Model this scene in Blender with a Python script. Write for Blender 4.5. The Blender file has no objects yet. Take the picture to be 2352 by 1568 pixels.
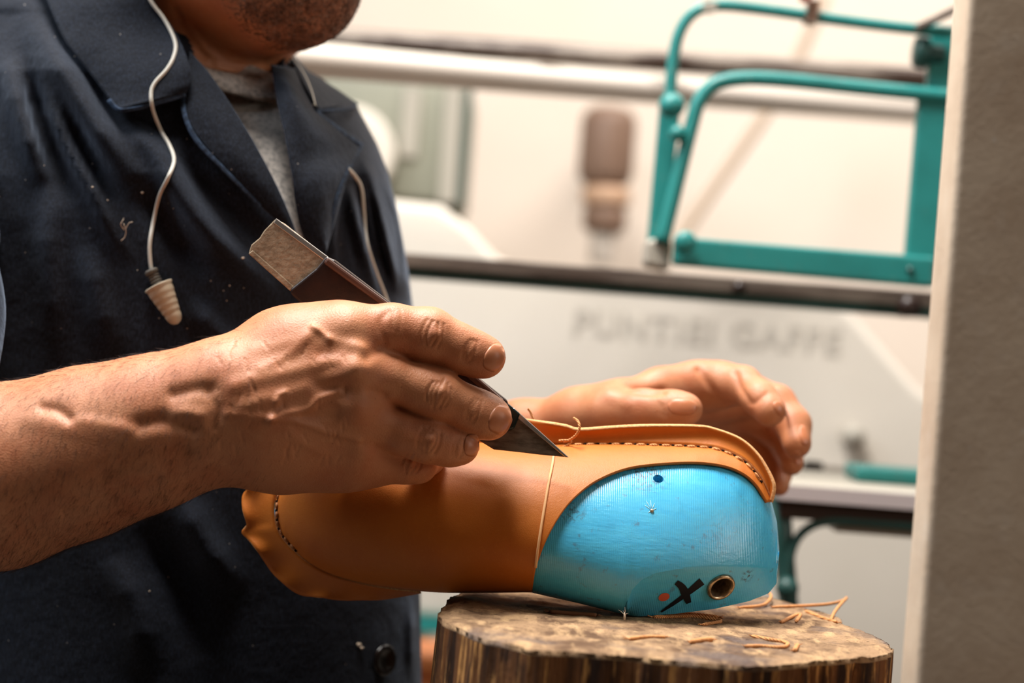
import bpy, bmesh, math, random
import numpy as np
from mathutils import Vector, Matrix, noise as mnoise
from mathutils.bvhtree import BVHTree
random.seed(7); rng = np.random.default_rng(7)
SC = bpy.context.scene
COL = SC.collection
# ------------------------------------------------------------------ camera
W, H, F = 2352, 1568, 2352 * 70 / 36
ZC = 1.15
ROLL = math.radians(4.5)
CAM = np.array([0.0, 0.0, ZC])
ER = np.array([math.cos(ROLL), 0, math.sin(ROLL)])
ED = np.array([math.sin(ROLL), 0, -math.cos(ROLL)])
EY = np.array([0.0, 1.0, 0.0])
cd = bpy.data.cameras.new('camera'); cam = bpy.data.objects.new('camera', cd); COL.objects.link(cam)
cd.lens = 70; cd.dof.aperture_fstop = 4.7; cd.sensor_width = 36; cd.clip_start = 0.05; cd.clip_end = 60
m = Matrix.Identity(4)
for i in range(3):
    m[i][0] = ER[i]; m[i][1] = -ED[i]; m[i][2] = -EY[i]; m[i][3] = CAM[i]
cam.matrix_world = m
cd.dof.use_dof = True; cd.dof.focus_distance = 1.015
SC.camera = cam
# ------------------------------------------------------------------ world, lamps, exposure
wd = bpy.data.worlds.new('world'); SC.world = wd; wd.use_nodes = True
bg = wd.node_tree.nodes['Background']
bg.inputs[0].default_value = (1.0, 0.80, 0.62, 1); bg.inputs[1].default_value = 0.04
def area(name, loc, target, sx, sy, power, col):
    l = bpy.data.lights.new(name, 'AREA'); l.shape = 'RECTANGLE'; l.size = sx; l.size_y = sy
    l.energy = power; l.color = col
    o = bpy.data.objects.new(name, l); COL.objects.link(o)
    o.location = loc
    o.rotation_euler = (Vector(target) - Vector(loc)).to_track_quat('-Z', 'Y').to_euler()
    return o
area('ceiling_lamp', (-0.30, 1.12, 2.6), (0.05, 1.06, 1.1), 0.8, 0.45, 68, (1.0, 0.96, 0.91))
area('window_light', (-1.55, 0.85, 2.45), (-0.15, 1.12, 1.15), 0.8, 0.8, 27, (0.80, 0.90, 1.0))
area('front_fill_light', (1.0, -0.4, 2.6), (0.5, 0.9, 1.0), 0.6, 0.6, 2, (1.0, 0.90, 0.80))  # unseen weak fill, added to lift surfaces facing the camera such as the post
area('side_fill_light', (1.6, 0.40, 1.62), (-0.1, 1.15, 1.25), 0.6, 0.6, 7.5, (1.0, 0.90, 0.80))  # unseen warm fill, added at right front to brighten neck and shirt
area('back_ceiling_lamp', (0.9, 2.3, 3.2), (0.6, 3.4, 1.1), 2.0, 0.6, 66, (1.0, 0.93, 0.86))
vs = SC.view_settings
vs.view_transform = 'Standard'; vs.look = 'None'; vs.gamma = 1.0; vs.use_curve_mapping = False
vs.exposure = 0.0
SC.cycles.use_denoising = True

# ------------------------------------------------------------------ helpers
def P(x, y, d):
    """photo pixel + distance along the optical axis -> world point"""
    x = np.asarray(x, float)[..., None]; y = np.asarray(y, float)[..., None]; d = np.asarray(d, float)[..., None]
    return CAM + d * (EY + (x - W / 2) / F * ER + (y - H / 2) / F * ED)
def proj(p):
    q = p - CAM; d = q @ EY
    return q @ ER / d * F + W / 2, q @ ED / d * F + H / 2, d
def ray(x, y):
    v = P(x, y, 1.0) - CAM
    return v / np.linalg.norm(v)
def onplane(x, y, z):
    v = P(x, y, 1.0) - CAM
    return CAM + v * ((z - ZC) / v[2])
def lin(c):
    return tuple(((v / 255) / 12.92 if v / 255 <= .04045 else ((v / 255 + .055) / 1.055) ** 2.4) for v in c) + (1,)
ORG = {}
def empty(name, loc, label=None, cat=None, group=None):
    o = bpy.data.objects.new(name, None); COL.objects.link(o); o.location = loc; o.empty_display_size = .05
    ORG[o] = np.array(loc, float)
    if label: tag(o, label, cat, group)
    return o
def tag(o, label, cat, group=None):
    o['label'] = label; o['category'] = cat
    if group: o['group'] = group
    return o
def mesh(name, v, f, mat, parent=None, smooth=True, org=None):
    v = np.asarray(v, float)
    o0 = ORG[parent] if parent is not None else (np.zeros(3) if org is None else np.asarray(org, float))
    me = bpy.data.meshes.new(name)
    if isinstance(f, np.ndarray):
        n = f.shape[1]
        me.vertices.add(len(v)); me.vertices.foreach_set('co', (v - o0).astype(np.float32).ravel())
        me.loops.add(f.size); me.loops.foreach_set('vertex_index', f.astype(np.int32).ravel())
        me.polygons.add(len(f)); me.polygons.foreach_set('loop_start', np.arange(0, f.size, n, dtype=np.int32))
        me.update(calc_edges=True); me.validate()
    else:
        me.from_pydata([tuple(a) for a in (v - o0)], [], f)
    me.polygons.foreach_set('use_smooth', [smooth] * len(me.polygons))
    me.update()
    if mat:
        for mm in (mat if isinstance(mat, (list, tuple)) else [mat]): me.materials.append(mm)
    o = bpy.data.objects.new(name, me); COL.objects.link(o)
    if parent is not None:
        o.parent = parent; ORG[o] = o0
    else:
        o.location = o0; ORG[o] = o0
    return o
def recalc(o):
    bm = bmesh.new(); bm.from_mesh(o.data); bmesh.ops.remove_doubles(bm, verts=bm.verts, dist=1e-6)
    bmesh.ops.recalc_face_normals(bm, faces=bm.faces); bm.to_mesh(o.data); bm.free(); return o
def bevel(o, w, seg=3, ang=35):
    b = o.modifiers.new('bevel', 'BEVEL'); b.width = w; b.segments = seg; b.limit_method = 'ANGLE'; b.angle_limit = math.radians(ang)
    return o
def solid(o, t, off=-1, rim=0):
    s = o.modifiers.new('solid', 'SOLIDIFY'); s.thickness = t; s.offset = off; s.material_offset_rim = rim
    return o
def resample(pts, n):
    """smooth (Catmull-Rom) resampling of a polyline at even arc length"""
    p = np.asarray(pts, float)
    q = np.vstack([2 * p[0] - p[1], p, 2 * p[-1] - p[-2]])
    out = []
    for i in range(1, len(q) - 2):
        t = np.linspace(0, 1, 12, endpoint=False)[:, None]
        a, b, c, d = q[i - 1], q[i], q[i + 1], q[i + 2]
        out.append(.5 * (2 * b + (c - a) * t + (2 * a - 5 * b + 4 * c - d) * t ** 2 + (3 * b - a - 3 * c + d) * t ** 3))
    out = np.vstack(out + [p[-1:]])
    s = np.r_[0, np.cumsum(np.linalg.norm(np.diff(out, axis=0), axis=1))]
    u = np.linspace(0, s[-1], n)
    return np.stack([np.interp(u, s, out[:, k]) for k in range(p.shape[1])], 1)
def gridfaces(nr, nc, closed=False):
    f = []
    for i in range(nr - 1):
        for j in range(nc if closed else nc - 1):
            k = (j + 1) % nc
            f.append((i * nc + j, i * nc + k, (i + 1) * nc + k, (i + 1) * nc + j))
    return f
def tubegeo(pts, rad, n=10, cap=True, sq=None):
    p = np.asarray(pts, float); r = np.broadcast_to(np.asarray(rad, float), (len(p),))
    t = np.gradient(p, axis=0); t /= np.linalg.norm(t, axis=1)[:, None] + 1e-12
    up = np.array([0, 0, 1.0]) if abs(t[0][2]) < .9 else np.array([1.0, 0, 0])
    V = []; a = None
    for i in range(len(p)):
        a = up - t[i] * (up @ t[i]) if a is None else a - t[i] * (a @ t[i])
        a /= np.linalg.norm(a); b = np.cross(t[i], a)
        for j in range(n):
            th = 2 * math.pi * j / n
            V.append(p[i] + r[i] * (math.cos(th) * a + math.sin(th) * b))
    f = gridfaces(len(p), n, True)
    if cap:
        f.append(tuple(range(n))[::-1]); k = (len(p) - 1) * n; f.append(tuple(range(k, k + n)))
    return V, f
class MB:
    """collects shapes into one mesh"""
    def __init__(s): s.v = []; s.f = []
    def add(s, v, f):
        k = len(s.v); s.v += [tuple(a) for a in v]; s.f += [tuple(i + k for i in q) for q in f]; return s
    def tube(s, pts, rad, n=10, cap=True): return s.add(*tubegeo(pts, rad, n, cap))
    def box(s, lo, hi):
        x0, y0, z0 = lo; x1, y1, z1 = hi
        return s.add([(x0, y0, z0), (x1, y0, z0), (x1, y1, z0), (x0, y1, z0), (x0, y0, z1), (x1, y0, z1), (x1, y1, z1), (x0, y1, z1)],
                     [(0, 3, 2, 1), (4, 5, 6, 7), (0, 1, 5, 4), (1, 2, 6, 5), (2, 3, 7, 6), (3, 0, 4, 7)])
    def prism(s, poly, th):
        """front outline (x, y, dist) given in order, th metres thick away from the viewer"""
        fr = [P(*q) for q in poly]; bk = [a + EY * th for a in fr]; n = len(poly)
        return s.add(fr + bk, [tuple(range(n)), tuple(range(n, 2 * n))[::-1]] + [(i, i + n, (i + 1) % n + n, (i + 1) % n) for i in range(n)])
    def build(s, name, mat, parent=None, smooth=True, org=None):
        return recalc(mesh(name, np.array(s.v), s.f, mat, parent, smooth, org))
def strip(A, B, n, mcol, bulge=0.0):
    """sheet between two polylines of (x, y, dist)"""
    a = resample(A, n); b = resample(B, n); V = []
    for i in range(n):
        for j in range(mcol):
            t = j / (mcol - 1); q = a[i] * (1 - t) + b[i] * t
            q = q.copy(); q[2] -= bulge * math.sin(math.pi * t)
            V.append(P(*q))
    return np.array(V), gridfaces(n, mcol)
def bvh_of(o):
    me = o.data
    return BVHTree.FromPolygons([tuple(np.array(v.co) + ORG[o]) for v in me.vertices], [tuple(p.vertices) for p in me.polygons])
def hit(bvh, x, y, lift=0.0):
    r = bvh.ray_cast(Vector(CAM), Vector(ray(x, y)))
    if r[0] is None: return None
    n = np.array(r[1]); n = n if n @ ray(x, y) < 0 else -n
    return np.array(r[0]) + n * lift

# ------------------------------------------------------------------ implicit surfaces for the figure
class Field:
    def __init__(s, lo, hi, h):
        s.lo = np.array(lo); s.h = h; s.n = np.ceil((np.array(hi) - s.lo) / h).astype(int) + 1
        s.D = np.full(s.n, .05, np.float32)
    def like(s):
        o = Field.__new__(Field); o.lo = s.lo; o.h = s.h; o.n = s.n; o.D = np.full(s.n, .05, np.float32); return o
    def sub(s, lo, hi):
        a = np.clip(np.floor((lo - s.lo) / s.h).astype(int), 0, s.n); b = np.clip(np.ceil((hi - s.lo) / s.h).astype(int) + 1, 0, s.n)
        sl = tuple(slice(i, j) for i, j in zip(a, b))
        ax = [(s.lo[k] + np.arange(a[k], b[k]) * s.h).astype(np.float32) for k in range(3)]
        return sl, ax
    def mix(s, sl, d, k):
        e = s.D[sl]
        if k <= 0: s.D[sl] = np.minimum(e, d); return
        hh = np.maximum(k - np.abs(e - d), 0) / k
        s.D[sl] = np.minimum(e, d) - hh * hh * k * .25
    def cone(s, a, b, ra, rb, k=0.0):
        a = np.asarray(a); b = np.asarray(b); mr = max(ra, rb) + k + 3 * s.h + .004
        sl, (X, Y, Z) = s.sub(np.minimum(a, b) - mr, np.maximum(a, b) + mr)
        if min(len(X), len(Y), len(Z)) == 0: return
        X = X[:, None, None] - a[0]; Y = Y[None, :, None] - a[1]; Z = Z[None, None, :] - a[2]
        v = (b - a).astype(np.float32); l2 = float(v @ v) + 1e-12
        t = np.clip((X * v[0] + Y * v[1] + Z * v[2]) / l2, 0, 1).astype(np.float32)
        d = np.sqrt((X - t * v[0]) ** 2 + (Y - t * v[1]) ** 2 + (Z - t * v[2]) ** 2) - (ra + (rb - ra) * t)
        s.mix(sl, d.astype(np.float32), k)
    def chain(s, pts, k=0.0):
        """pts: (x, y, dist, radius in photo pixels)"""
        for p, q in zip(pts[:-1], pts[1:]):
            s.cone(P(*p[:3]), P(*q[:3]), p[3] * p[2] / F, q[3] * q[2] / F, k)
        return s
    def ell(s, c, r, k=0.0, rot=None):
        c = np.asarray(c); r = np.asarray(r, float); mr = r.max() + k + 3 * s.h + .004
        sl, (X, Y, Z) = s.sub(c - mr, c + mr)
        X = X[:, None, None] - c[0]; Y = Y[None, :, None] - c[1]; Z = Z[None, None, :] - c[2]
        if rot is not None: X, Y, Z = [rot[i, 0] * X + rot[i, 1] * Y + rot[i, 2] * Z for i in range(3)]
        k0 = np.sqrt((X / r[0]) ** 2 + (Y / r[1]) ** 2 + (Z / r[2]) ** 2)
        k1 = np.sqrt((X / r[0] ** 2) ** 2 + (Y / r[1] ** 2) ** 2 + (Z / r[2] ** 2) ** 2) + 1e-9
        s.mix(sl, (k0 * (k0 - 1) / k1).astype(np.float32), k)
    def union(s, o, k):
        s.mix((slice(None),) * 3, o.D, k)
    def nets(s, smooth=2):
        D = s.D; S = D < 0
        c = np.zeros(np.array(S.shape) - 1, np.int8)
        for i in (0, 1):
            for j in (0, 1):
                for k in (0, 1):
                    c += S[i:S.shape[0] - 1 + i, j:S.shape[1] - 1 + j, k:S.shape[2] - 1 + k]
        act = (c > 0) & (c < 8); ix = np.argwhere(act)
        cor = [(i, j, k) for i in (0, 1) for j in (0, 1) for k in (0, 1)]
        val = np.stack([D[ix[:, 0] + i, ix[:, 1] + j, ix[:, 2] + k] for i, j, k in cor], 1)
        acc = np.zeros((len(ix), 3)); cnt = np.zeros(len(ix))
        for p in range(8):
            for q in range(p + 1, 8):
                if sum(abs(a - b) for a, b in zip(cor[p], cor[q])) != 1: continue
                w = (val[:, p] < 0) != (val[:, q] < 0)
                t = val[w, p] / (val[w, p] - val[w, q])
                acc[w] += np.array(cor[p]) + t[:, None] * (np.array(cor[q]) - np.array(cor[p])); cnt[w] += 1
        V = s.lo + (ix + acc / cnt[:, None]) * s.h
        vid = np.full(c.shape, -1, np.int32); vid[act] = np.arange(len(ix), dtype=np.int32)
        Q = []
        for ax in range(3):
            o1, o2 = (ax + 1) % 3, (ax + 2) % 3
            A = np.take(S, range(0, S.shape[ax] - 1), ax); B = np.take(S, range(1, S.shape[ax]), ax)
            e = np.argwhere(A != B); e = e[(e[:, o1] > 0) & (e[:, o2] > 0) & (e[:, o1] < S.shape[o1] - 1) & (e[:, o2] < S.shape[o2] - 1)]
            ins = A[tuple(e.T)]
            def g(d1, d2):
                q = e.copy(); q[:, o1] += d1; q[:, o2] += d2; return vid[tuple(q.T)]
            q = np.stack([g(-1, -1), g(0, -1), g(0, 0), g(-1, 0)], 1)
            q[~ins] = q[~ins][:, ::-1]; Q.append(q)
        Q = np.vstack(Q)
        Q = Q[(Q >= 0).all(1)]
        E = np.vstack([Q[:, [0, 1]], Q[:, [1, 2]], Q[:, [2, 3]], Q[:, [3, 0]]])
        for _ in range(smooth): V = relax(V, E)
        return V, Q
def relax(V, E, w=.5):
    n = len(V); A = np.stack([np.bincount(E[:, 0], V[E[:, 1], k], n) + np.bincount(E[:, 1], V[E[:, 0], k], n) for k in range(3)], 1)
    c = np.bincount(E[:, 0], minlength=n) + np.bincount(E[:, 1], minlength=n)
    return V * (1 - w) + w * A / np.maximum(c, 1)[:, None]
def vnormals(V, Q):
    fn = np.cross(V[Q[:, 2]] - V[Q[:, 0]], V[Q[:, 3]] - V[Q[:, 1]])
    N = np.zeros_like(V)
    for k in range(4):
        for a in range(3): N[:, a] += np.bincount(Q[:, k], fn[:, a], len(V))
    return N / (np.linalg.norm(N, axis=1)[:, None] + 1e-12)
def polydist(x, y, pts):
    best = np.full(np.shape(x), 1e9)
    for (ax, ay), (bx, by) in zip(pts[:-1], pts[1:]):
        vx, vy = bx - ax, by - ay
        t = np.clip(((x - ax) * vx + (y - ay) * vy) / (vx * vx + vy * vy + 1e-9), 0, 1)
        best = np.minimum(best, np.hypot(x - ax - t * vx, y - ay - t * vy))
    return best
def polydist_t(x, y, pts):
    best = np.full(np.shape(x), 1e9); bt = np.zeros(np.shape(x)); n = len(pts) - 1
    for i, ((ax, ay), (bx, by)) in enumerate(zip(pts[:-1], pts[1:])):
        vx, vy = bx - ax, by - ay
        t = np.clip(((x - ax) * vx + (y - ay) * vy) / (vx * vx + vy * vy + 1e-9), 0, 1)
        d = np.hypot(x - ax - t * vx, y - ay - t * vy); w = d < best
        best = np.where(w, d, best); bt = np.where(w, (i + t) / n, bt)
    return best, bt
def sculpt(V, Q, strokes):
    """strokes: (polyline on the front side, height in m, width in px)"""
    N = vnormals(V, Q); x, y, d = proj(V)
    face = np.clip(-(N @ EY) * 2.0, 0, 1)
    amt = np.zeros(len(V))
    for pts, amp, w in strokes:
        p = np.asarray(pts, float); p = resample(p, max(8, 6 * len(p))) if len(p) > 1 else np.vstack([p, p + .01])
        lo = p.min(0) - 3 * w; hi = p.max(0) + 3 * w
        s = np.where((x > lo[0]) & (x < hi[0]) & (y > lo[1]) & (y < hi[1]) & (face > 0))[0]
        if len(s): amt[s] += amp * np.exp(-(polydist(x[s], y[s], p) / w) ** 2)
    return V + N * (amt * face)[:, None]

# ------------------------------------------------------------------ materials
def add_spot(m, p, r, col, amt, sc):
    """a grimy patch of its own shape around one point of a surface"""
    nt = m.node_tree; N = nt.nodes; L = nt.links; b = N['Principled BSDF']; old = b.inputs['Base Color'].links[0].from_socket
    tc = N.new('ShaderNodeTexCoord'); vm = N.new('ShaderNodeVectorMath'); vm.operation = 'DISTANCE'; vm.inputs[1].default_value = tuple(p); L.new(tc.outputs['Object'], vm.inputs[0])
    m1 = N.new('ShaderNodeMapRange'); m1.inputs[1].default_value = r; m1.inputs[2].default_value = r * .3; m1.inputs[4].default_value = amt; L.new(vm.outputs['Value'], m1.inputs[0])
    t = N.new('ShaderNodeTexNoise'); t.inputs['Scale'].default_value = sc; t.inputs['Detail'].default_value = 5; L.new(tc.outputs['Object'], t.inputs['Vector'])
    m2 = N.new('ShaderNodeMapRange'); m2.inputs[1].default_value = .5; m2.inputs[2].default_value = .62; L.new(t.outputs['Fac'], m2.inputs[0])
    mu = N.new('ShaderNodeMath'); mu.operation = 'MULTIPLY'; L.new(m1.outputs[0], mu.inputs[0]); L.new(m2.outputs[0], mu.inputs[1])
    mx = N.new('ShaderNodeMix'); mx.data_type = 'RGBA'; L.new(mu.outputs[0], mx.inputs[0]); L.new(old, mx.inputs[6]); mx.inputs[7].default_value = lin(col); L.new(mx.outputs[2], b.inputs['Base Color'])
def mat(name, col, rough=.5, spec=.4, metal=0.0, sss=0.0, layers=(), bumps=(), coat=0.0, sheen=0.0):
    """layers: (kind, scale xyz, lo, hi, colour, amount); bumps: (kind, scale xyz, strength, distance)"""
    m = bpy.data.materials.new(name); m.use_nodes = True; nt = m.node_tree; N = nt.nodes; L = nt.links
    b = N['Principled BSDF']
    tc = N.new('ShaderNodeTexCoord')
    def tex(kind, sc):
        mp = N.new('ShaderNodeMapping'); L.new(tc.outputs['Object'], mp.inputs[0])
        if len(sc) > 3: mp.inputs['Rotation'].default_value = sc[3:6]
        mp.inputs['Scale'].default_value = sc[:3]
        if kind.startswith('noise'):
            t = N.new('ShaderNodeTexNoise'); t.inputs['Scale'].default_value = 1; t.inputs['Detail'].default_value = float(kind[5:] or 4); t.inputs['Roughness'].default_value = .6; o = t.outputs['Fac']
        elif kind == 'wave':
            t = N.new('ShaderNodeTexWave'); t.inputs['Scale'].default_value = 1; t.inputs['Distortion'].default_value = .6; t.inputs['Detail'].default_value = 1; o = t.outputs['Fac']
        elif kind == 'wavy':
            t = N.new('ShaderNodeTexWave'); t.inputs['Scale'].default_value = 1; t.inputs['Distortion'].default_value = 6; t.inputs['Detail'].default_value = 3; o = t.outputs['Fac']
        else:
            t = N.new('ShaderNodeTexVoronoi'); t.inputs['Scale'].default_value = 1; o = t.outputs['Distance']
        L.new(mp.outputs[0], t.inputs['Vector']); return o
    cur = None
    for kind, sc, lo, hi, c2, amt in layers:
        o = tex(kind, sc); mr = N.new('ShaderNodeMapRange'); mr.inputs[1].default_value = lo; mr.inputs[2].default_value = hi; mr.inputs[3].default_value = 0; mr.inputs[4].default_value = amt
        L.new(o, mr.inputs[0])
        mx = N.new('ShaderNodeMix'); mx.data_type = 'RGBA'; L.new(mr.outputs[0], mx.inputs[0])
        if cur is None: mx.inputs[6].default_value = lin(col)
        else: L.new(cur, mx.inputs[6])
        mx.inputs[7].default_value = lin(c2); cur = mx.outputs[2]
    if cur is None: b.inputs['Base Color'].default_value = lin(col)
    else: L.new(cur, b.inputs['Base Color'])
    nrm = None
    for kind, sc, st, dist in bumps:
        o = tex(kind, sc); bp = N.new('ShaderNodeBump'); bp.inputs['Strength'].default_value = st; bp.inputs['Distance'].default_value = dist
        L.new(o, bp.inputs['Height'])
        if nrm is not None: L.new(nrm, bp.inputs['Normal'])
        nrm = bp.outputs[0]
    if nrm is not None: L.new(nrm, b.inputs['Normal'])
    b.inputs['Roughness'].default_value = rough; b.inputs['Specular IOR Level'].default_value = spec; b.inputs['Metallic'].default_value = metal
    if sss:
        b.inputs['Subsurface Weight'].default_value = sss; b.inputs['Subsurface Radius'].default_value = (1, .35, .18); b.inputs['Subsurface Scale'].default_value = .004
    if coat: b.inputs['Coat Weight'].default_value = coat; b.inputs['Coat Roughness'].default_value = .25
    if sheen: b.inputs['Sheen Weight'].default_value = sheen; b.inputs['Sheen Roughness'].default_value = .4; b.inputs['Sheen Tint'].default_value = (.55, .68, .9, 1)
    return m
S3 = lambda s: (s, s, s)
SKIN = mat('skin', (190, 126, 88), .46, .4, sss=.08, layers=[
    ('noise3', S3(45), .42, .7, (170, 88, 52), .5), ('noise5', S3(240), .55, .75, (206, 142, 102), .4), ('voro', S3(170), .10, .04, (120, 62, 36), .5)],
    bumps=[('noise6', S3(900), .35, .0006), ('voro', S3(1300), .25, .0005)])
NAIL = mat('nail', (186, 115, 78), .36, .5, sss=.1, layers=[('noise3', S3(150), .4, .7, (198, 132, 96), .6)])
STUB = mat('stubbled_skin', (158, 106, 80), .6, .25, layers=[('noise5', S3(110), .42, .62, (84, 54, 40), .8), ('noise4', S3(700), .5, .62, (54, 38, 30), .7), ('noise3', S3(45), .5, .7, (176, 116, 84), .5)], bumps=[('noise5', S3(800), .5, .001)])
HAIR = mat('dark_hair', (48, 30, 22), .5, .3)
BEARD = mat('beard_hair', (62, 42, 32), .5, .3, layers=[('noise2', S3(400), .5, .62, (170, 150, 135), .8)])
COAT = mat('navy_cotton', (17, 19, 26), .85, .2, sheen=.24, layers=[
    ('noise4', S3(14), .4, .7, (15, 17, 23), .6), ('noise2', (1700, 1700, 320, 0, .8, .5), .45, .62, (42, 50, 66), .5), ('voro', S3(95), .05, .02, (190, 180, 170), .6)],
    bumps=[('noise2', (1700, 1700, 320, 0, .8, .5), .35, .0005), ('noise4', S3(38), .3, .006)])
SEAM = mat('lit_seam', (54, 70, 92), .85, .2, layers=[('noise5', S3(300), .4, .6, (26, 32, 44), .8)])  # lighter blue paints a thin highlight along lapel and collar seams
SHIRT = mat('heather_grey_jersey', (206, 198, 190), .95, .1, layers=[('noise5', S3(320), .42, .62, (134, 130, 127), .75)], bumps=[('noise4', S3(900), .4, .001)])
LEATHER = mat('tan_leather', (186, 105, 32), .5, .32, layers=[('noise5', S3(30), .4, .72, (172, 86, 22), .5), ('noise4', S3(420), .55, .75, (198, 116, 46), .35)],
    bumps=[('voro', S3(1500), .12, .0004), ('noise5', S3(110), .2, .001)])
RAW = mat('raw_leather_edge', (222, 170, 118), .85, .2, layers=[('noise5', S3(900), .4, .65, (182, 116, 66), .7)], bumps=[('noise5', S3(1200), .6, .0006)])
BLUE = mat('blue_plastic', (70, 174, 218), .25, .65, layers=[
    ('noise5', (60, 200, 260), .42, .7, (96, 196, 222), .3), ('noise6', S3(170), .62, .70, (88, 92, 98), .5), ('noise4', S3(40), .58, .75, (54, 146, 186), .6)],
    bumps=[('wave', (330, 30, 30, 0, .12, 0), .16, .0004), ('noise5', (150, 500, 700), .3, .0006)])
THREAD = mat('waxed_thread', (214, 152, 96), .7, .3, layers=[('noise4', S3(700), .4, .65, (166, 100, 52), .6)], bumps=[('wave', (330, 330, 330, .4, .8, 0), .6, .0006)])
DARKHOLE = mat('dark_hole', (30, 16, 10), .9, .1)
STEEL = mat('ground_steel', (128, 112, 96), .42, .5, metal=.4, layers=[('noise5', (90, 300, 300), .42, .68, (64, 52, 42), .8)], bumps=[('noise4', (900, 200, 900), .15, .0004)])
BRIGHT = mat('bright_steel', (214, 208, 200), .3, .5, metal=.9)
SCALE = mat('worn_steel_tang', (164, 144, 118), .55, .4, metal=.35, layers=[('noise6', (260, 260, 420), .42, .62, (104, 84, 62), .6), ('noise3', S3(90), .5, .7, (196, 176, 148), .4)], bumps=[('noise5', S3(500), .4, .0008)])
WRAP = mat('dark_brown_wrap', (34, 19, 13), .36, .4, layers=[('noise5', S3(80), .45, .7, (54, 30, 20), .6)], bumps=[('noise4', S3(300), .2, .0008)])
BLACKM = mat('black_marker', (14, 16, 24), .6, .3)
REDDOT = mat('red_dot', (196, 92, 66), .55, .3)
BRASS = mat('nickel_bush', (186, 166, 138), .32, .5, metal=.9, layers=[('noise5', S3(500), .45, .65, (120, 98, 74), .7)])
CORD = mat('grey_white_cord', (206, 200, 188), .55, .4)
PLUG = mat('grey_silicone', (186, 172, 150), .6, .35, layers=[('noise4', S3(160), .45, .7, (150, 134, 110), .5)])
STEM = mat('dark_grey_silicone', (84, 78, 70), .6, .3)
WOODT = mat('worn_end_grain', (150, 120, 90), .85, .2, layers=[
    ('noise6', (40, 40, 40), .44, .62, (84, 60, 42), .9), ('noise6', (120, 40, 60), .5, .66, (186, 152, 112), .8), ('noise5', S3(14), .54, .64, (92, 80, 76), .8), ('noise6', S3(300), .56, .7, (48, 30, 20), .6)],
    bumps=[('noise6', S3(170), .8, .003), ('noise5', (500, 200, 500), .5, .0015)])
WOODS = mat('fibrous_side_grain', (112, 70, 36), .8, .25, layers=[
    ('noise6', (95, 95, 9), .45, .60, (40, 22, 12), .95), ('noise6', (240, 240, 26), .54, .64, (206, 150, 86), .9), ('noise5', (34, 34, 20), .55, .64, (36, 20, 12), .85)],
    bumps=[('noise6', (260, 260, 16), .9, .004), ('noise5', S3(300), .4, .001)])
POSTM = mat('weathered_beige_paint', (206, 184, 160), .5, .4, layers=[('noise5', S3(18), .42, .68, (178, 152, 128), .7), ('noise4', S3(60), .55, .75, (214, 198, 180), .4), ('voro', (70, 70, 40), .06, .02, (206, 200, 192), .6)], bumps=[('noise5', S3(260), .3, .001)])
TEAL = mat('teal_enamel', (32, 126, 122), .42, .5, layers=[('noise5', S3(30), .45, .7, (24, 108, 104), .6), ('noise5', S3(130), .62, .72, (120, 150, 140), .5)])
DTEAL = mat('dark_teal_enamel', (30, 74, 70), .45, .5, layers=[('noise5', S3(30), .45, .7, (20, 50, 46), .6)])
CREAM = mat('cream_enamel', (214, 206, 194), .5, .4, layers=[('noise4', S3(6), .4, .7, (204, 196, 182), .5)])
BROWNRAIL = mat('brown_oiled_steel', (56, 38, 28), .42, .5, metal=.1, layers=[('noise3', (6, 30, 30), .5, .6, (150, 138, 126), .6)])
SILVER = mat('pale_pipe', (198, 188, 178), .5, .4)
GREYWOOD = mat('grey_brown_shelf', (112, 100, 90), .6, .3, layers=[('noise5', (8, 40, 60), .42, .62, (58, 44, 36), .85)])
GREYGREEN = mat('grey_green_enamel', (140, 140, 124), .5, .4, layers=[('noise4', S3(5), .4, .7, (124, 126, 112), .6)])
GREYP = mat('pale_grey_enamel', (168, 162, 150), .5, .4)
MOTOR = mat('brown_motor_enamel', (126, 100, 84), .5, .4)
WALLM = mat('warm_cream_plaster', (238, 224, 210), .9, .1, layers=[('noise4', S3(2), .4, .7, (232, 214, 196), .5)])
FLOORM = mat('grey_concrete', (120, 110, 100), .8, .2, layers=[('noise5', S3(4), .4, .7, (96, 86, 78), .7)])
ORANGE = mat('orange_plastic', (214, 130, 76), .5, .4)
LETTER = mat('faded_grey_print', (196, 189, 178), .7, .2)
TROUSER = mat('dark_trousers', (40, 42, 50), .9, .1)
SHOEM = mat('black_shoe_leather', (24, 20, 18), .4, .4)
# ------------------------------------------------------------------ room
def struct(name, mb, m):
    o = mb.build(name, m, None, False); o['kind'] = 'structure'; return o
struct('floor', MB().box((-2.6, -.6, -.1), (2.6, 3.5, 0)), FLOORM)
struct('wall_back', MB().box((-2.6, 3.4, 0), (2.6, 3.5, 3.4)), WALLM)
struct('wall_left', MB().box((-2.6, 0.2, 0), (-2.5, 3.4, 3.4)), WALLM)
def wp(x, y, d): return P(x, y, d)
def dropz(p, z=0.0): return np.array([p[0], p[1], z])

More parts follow.
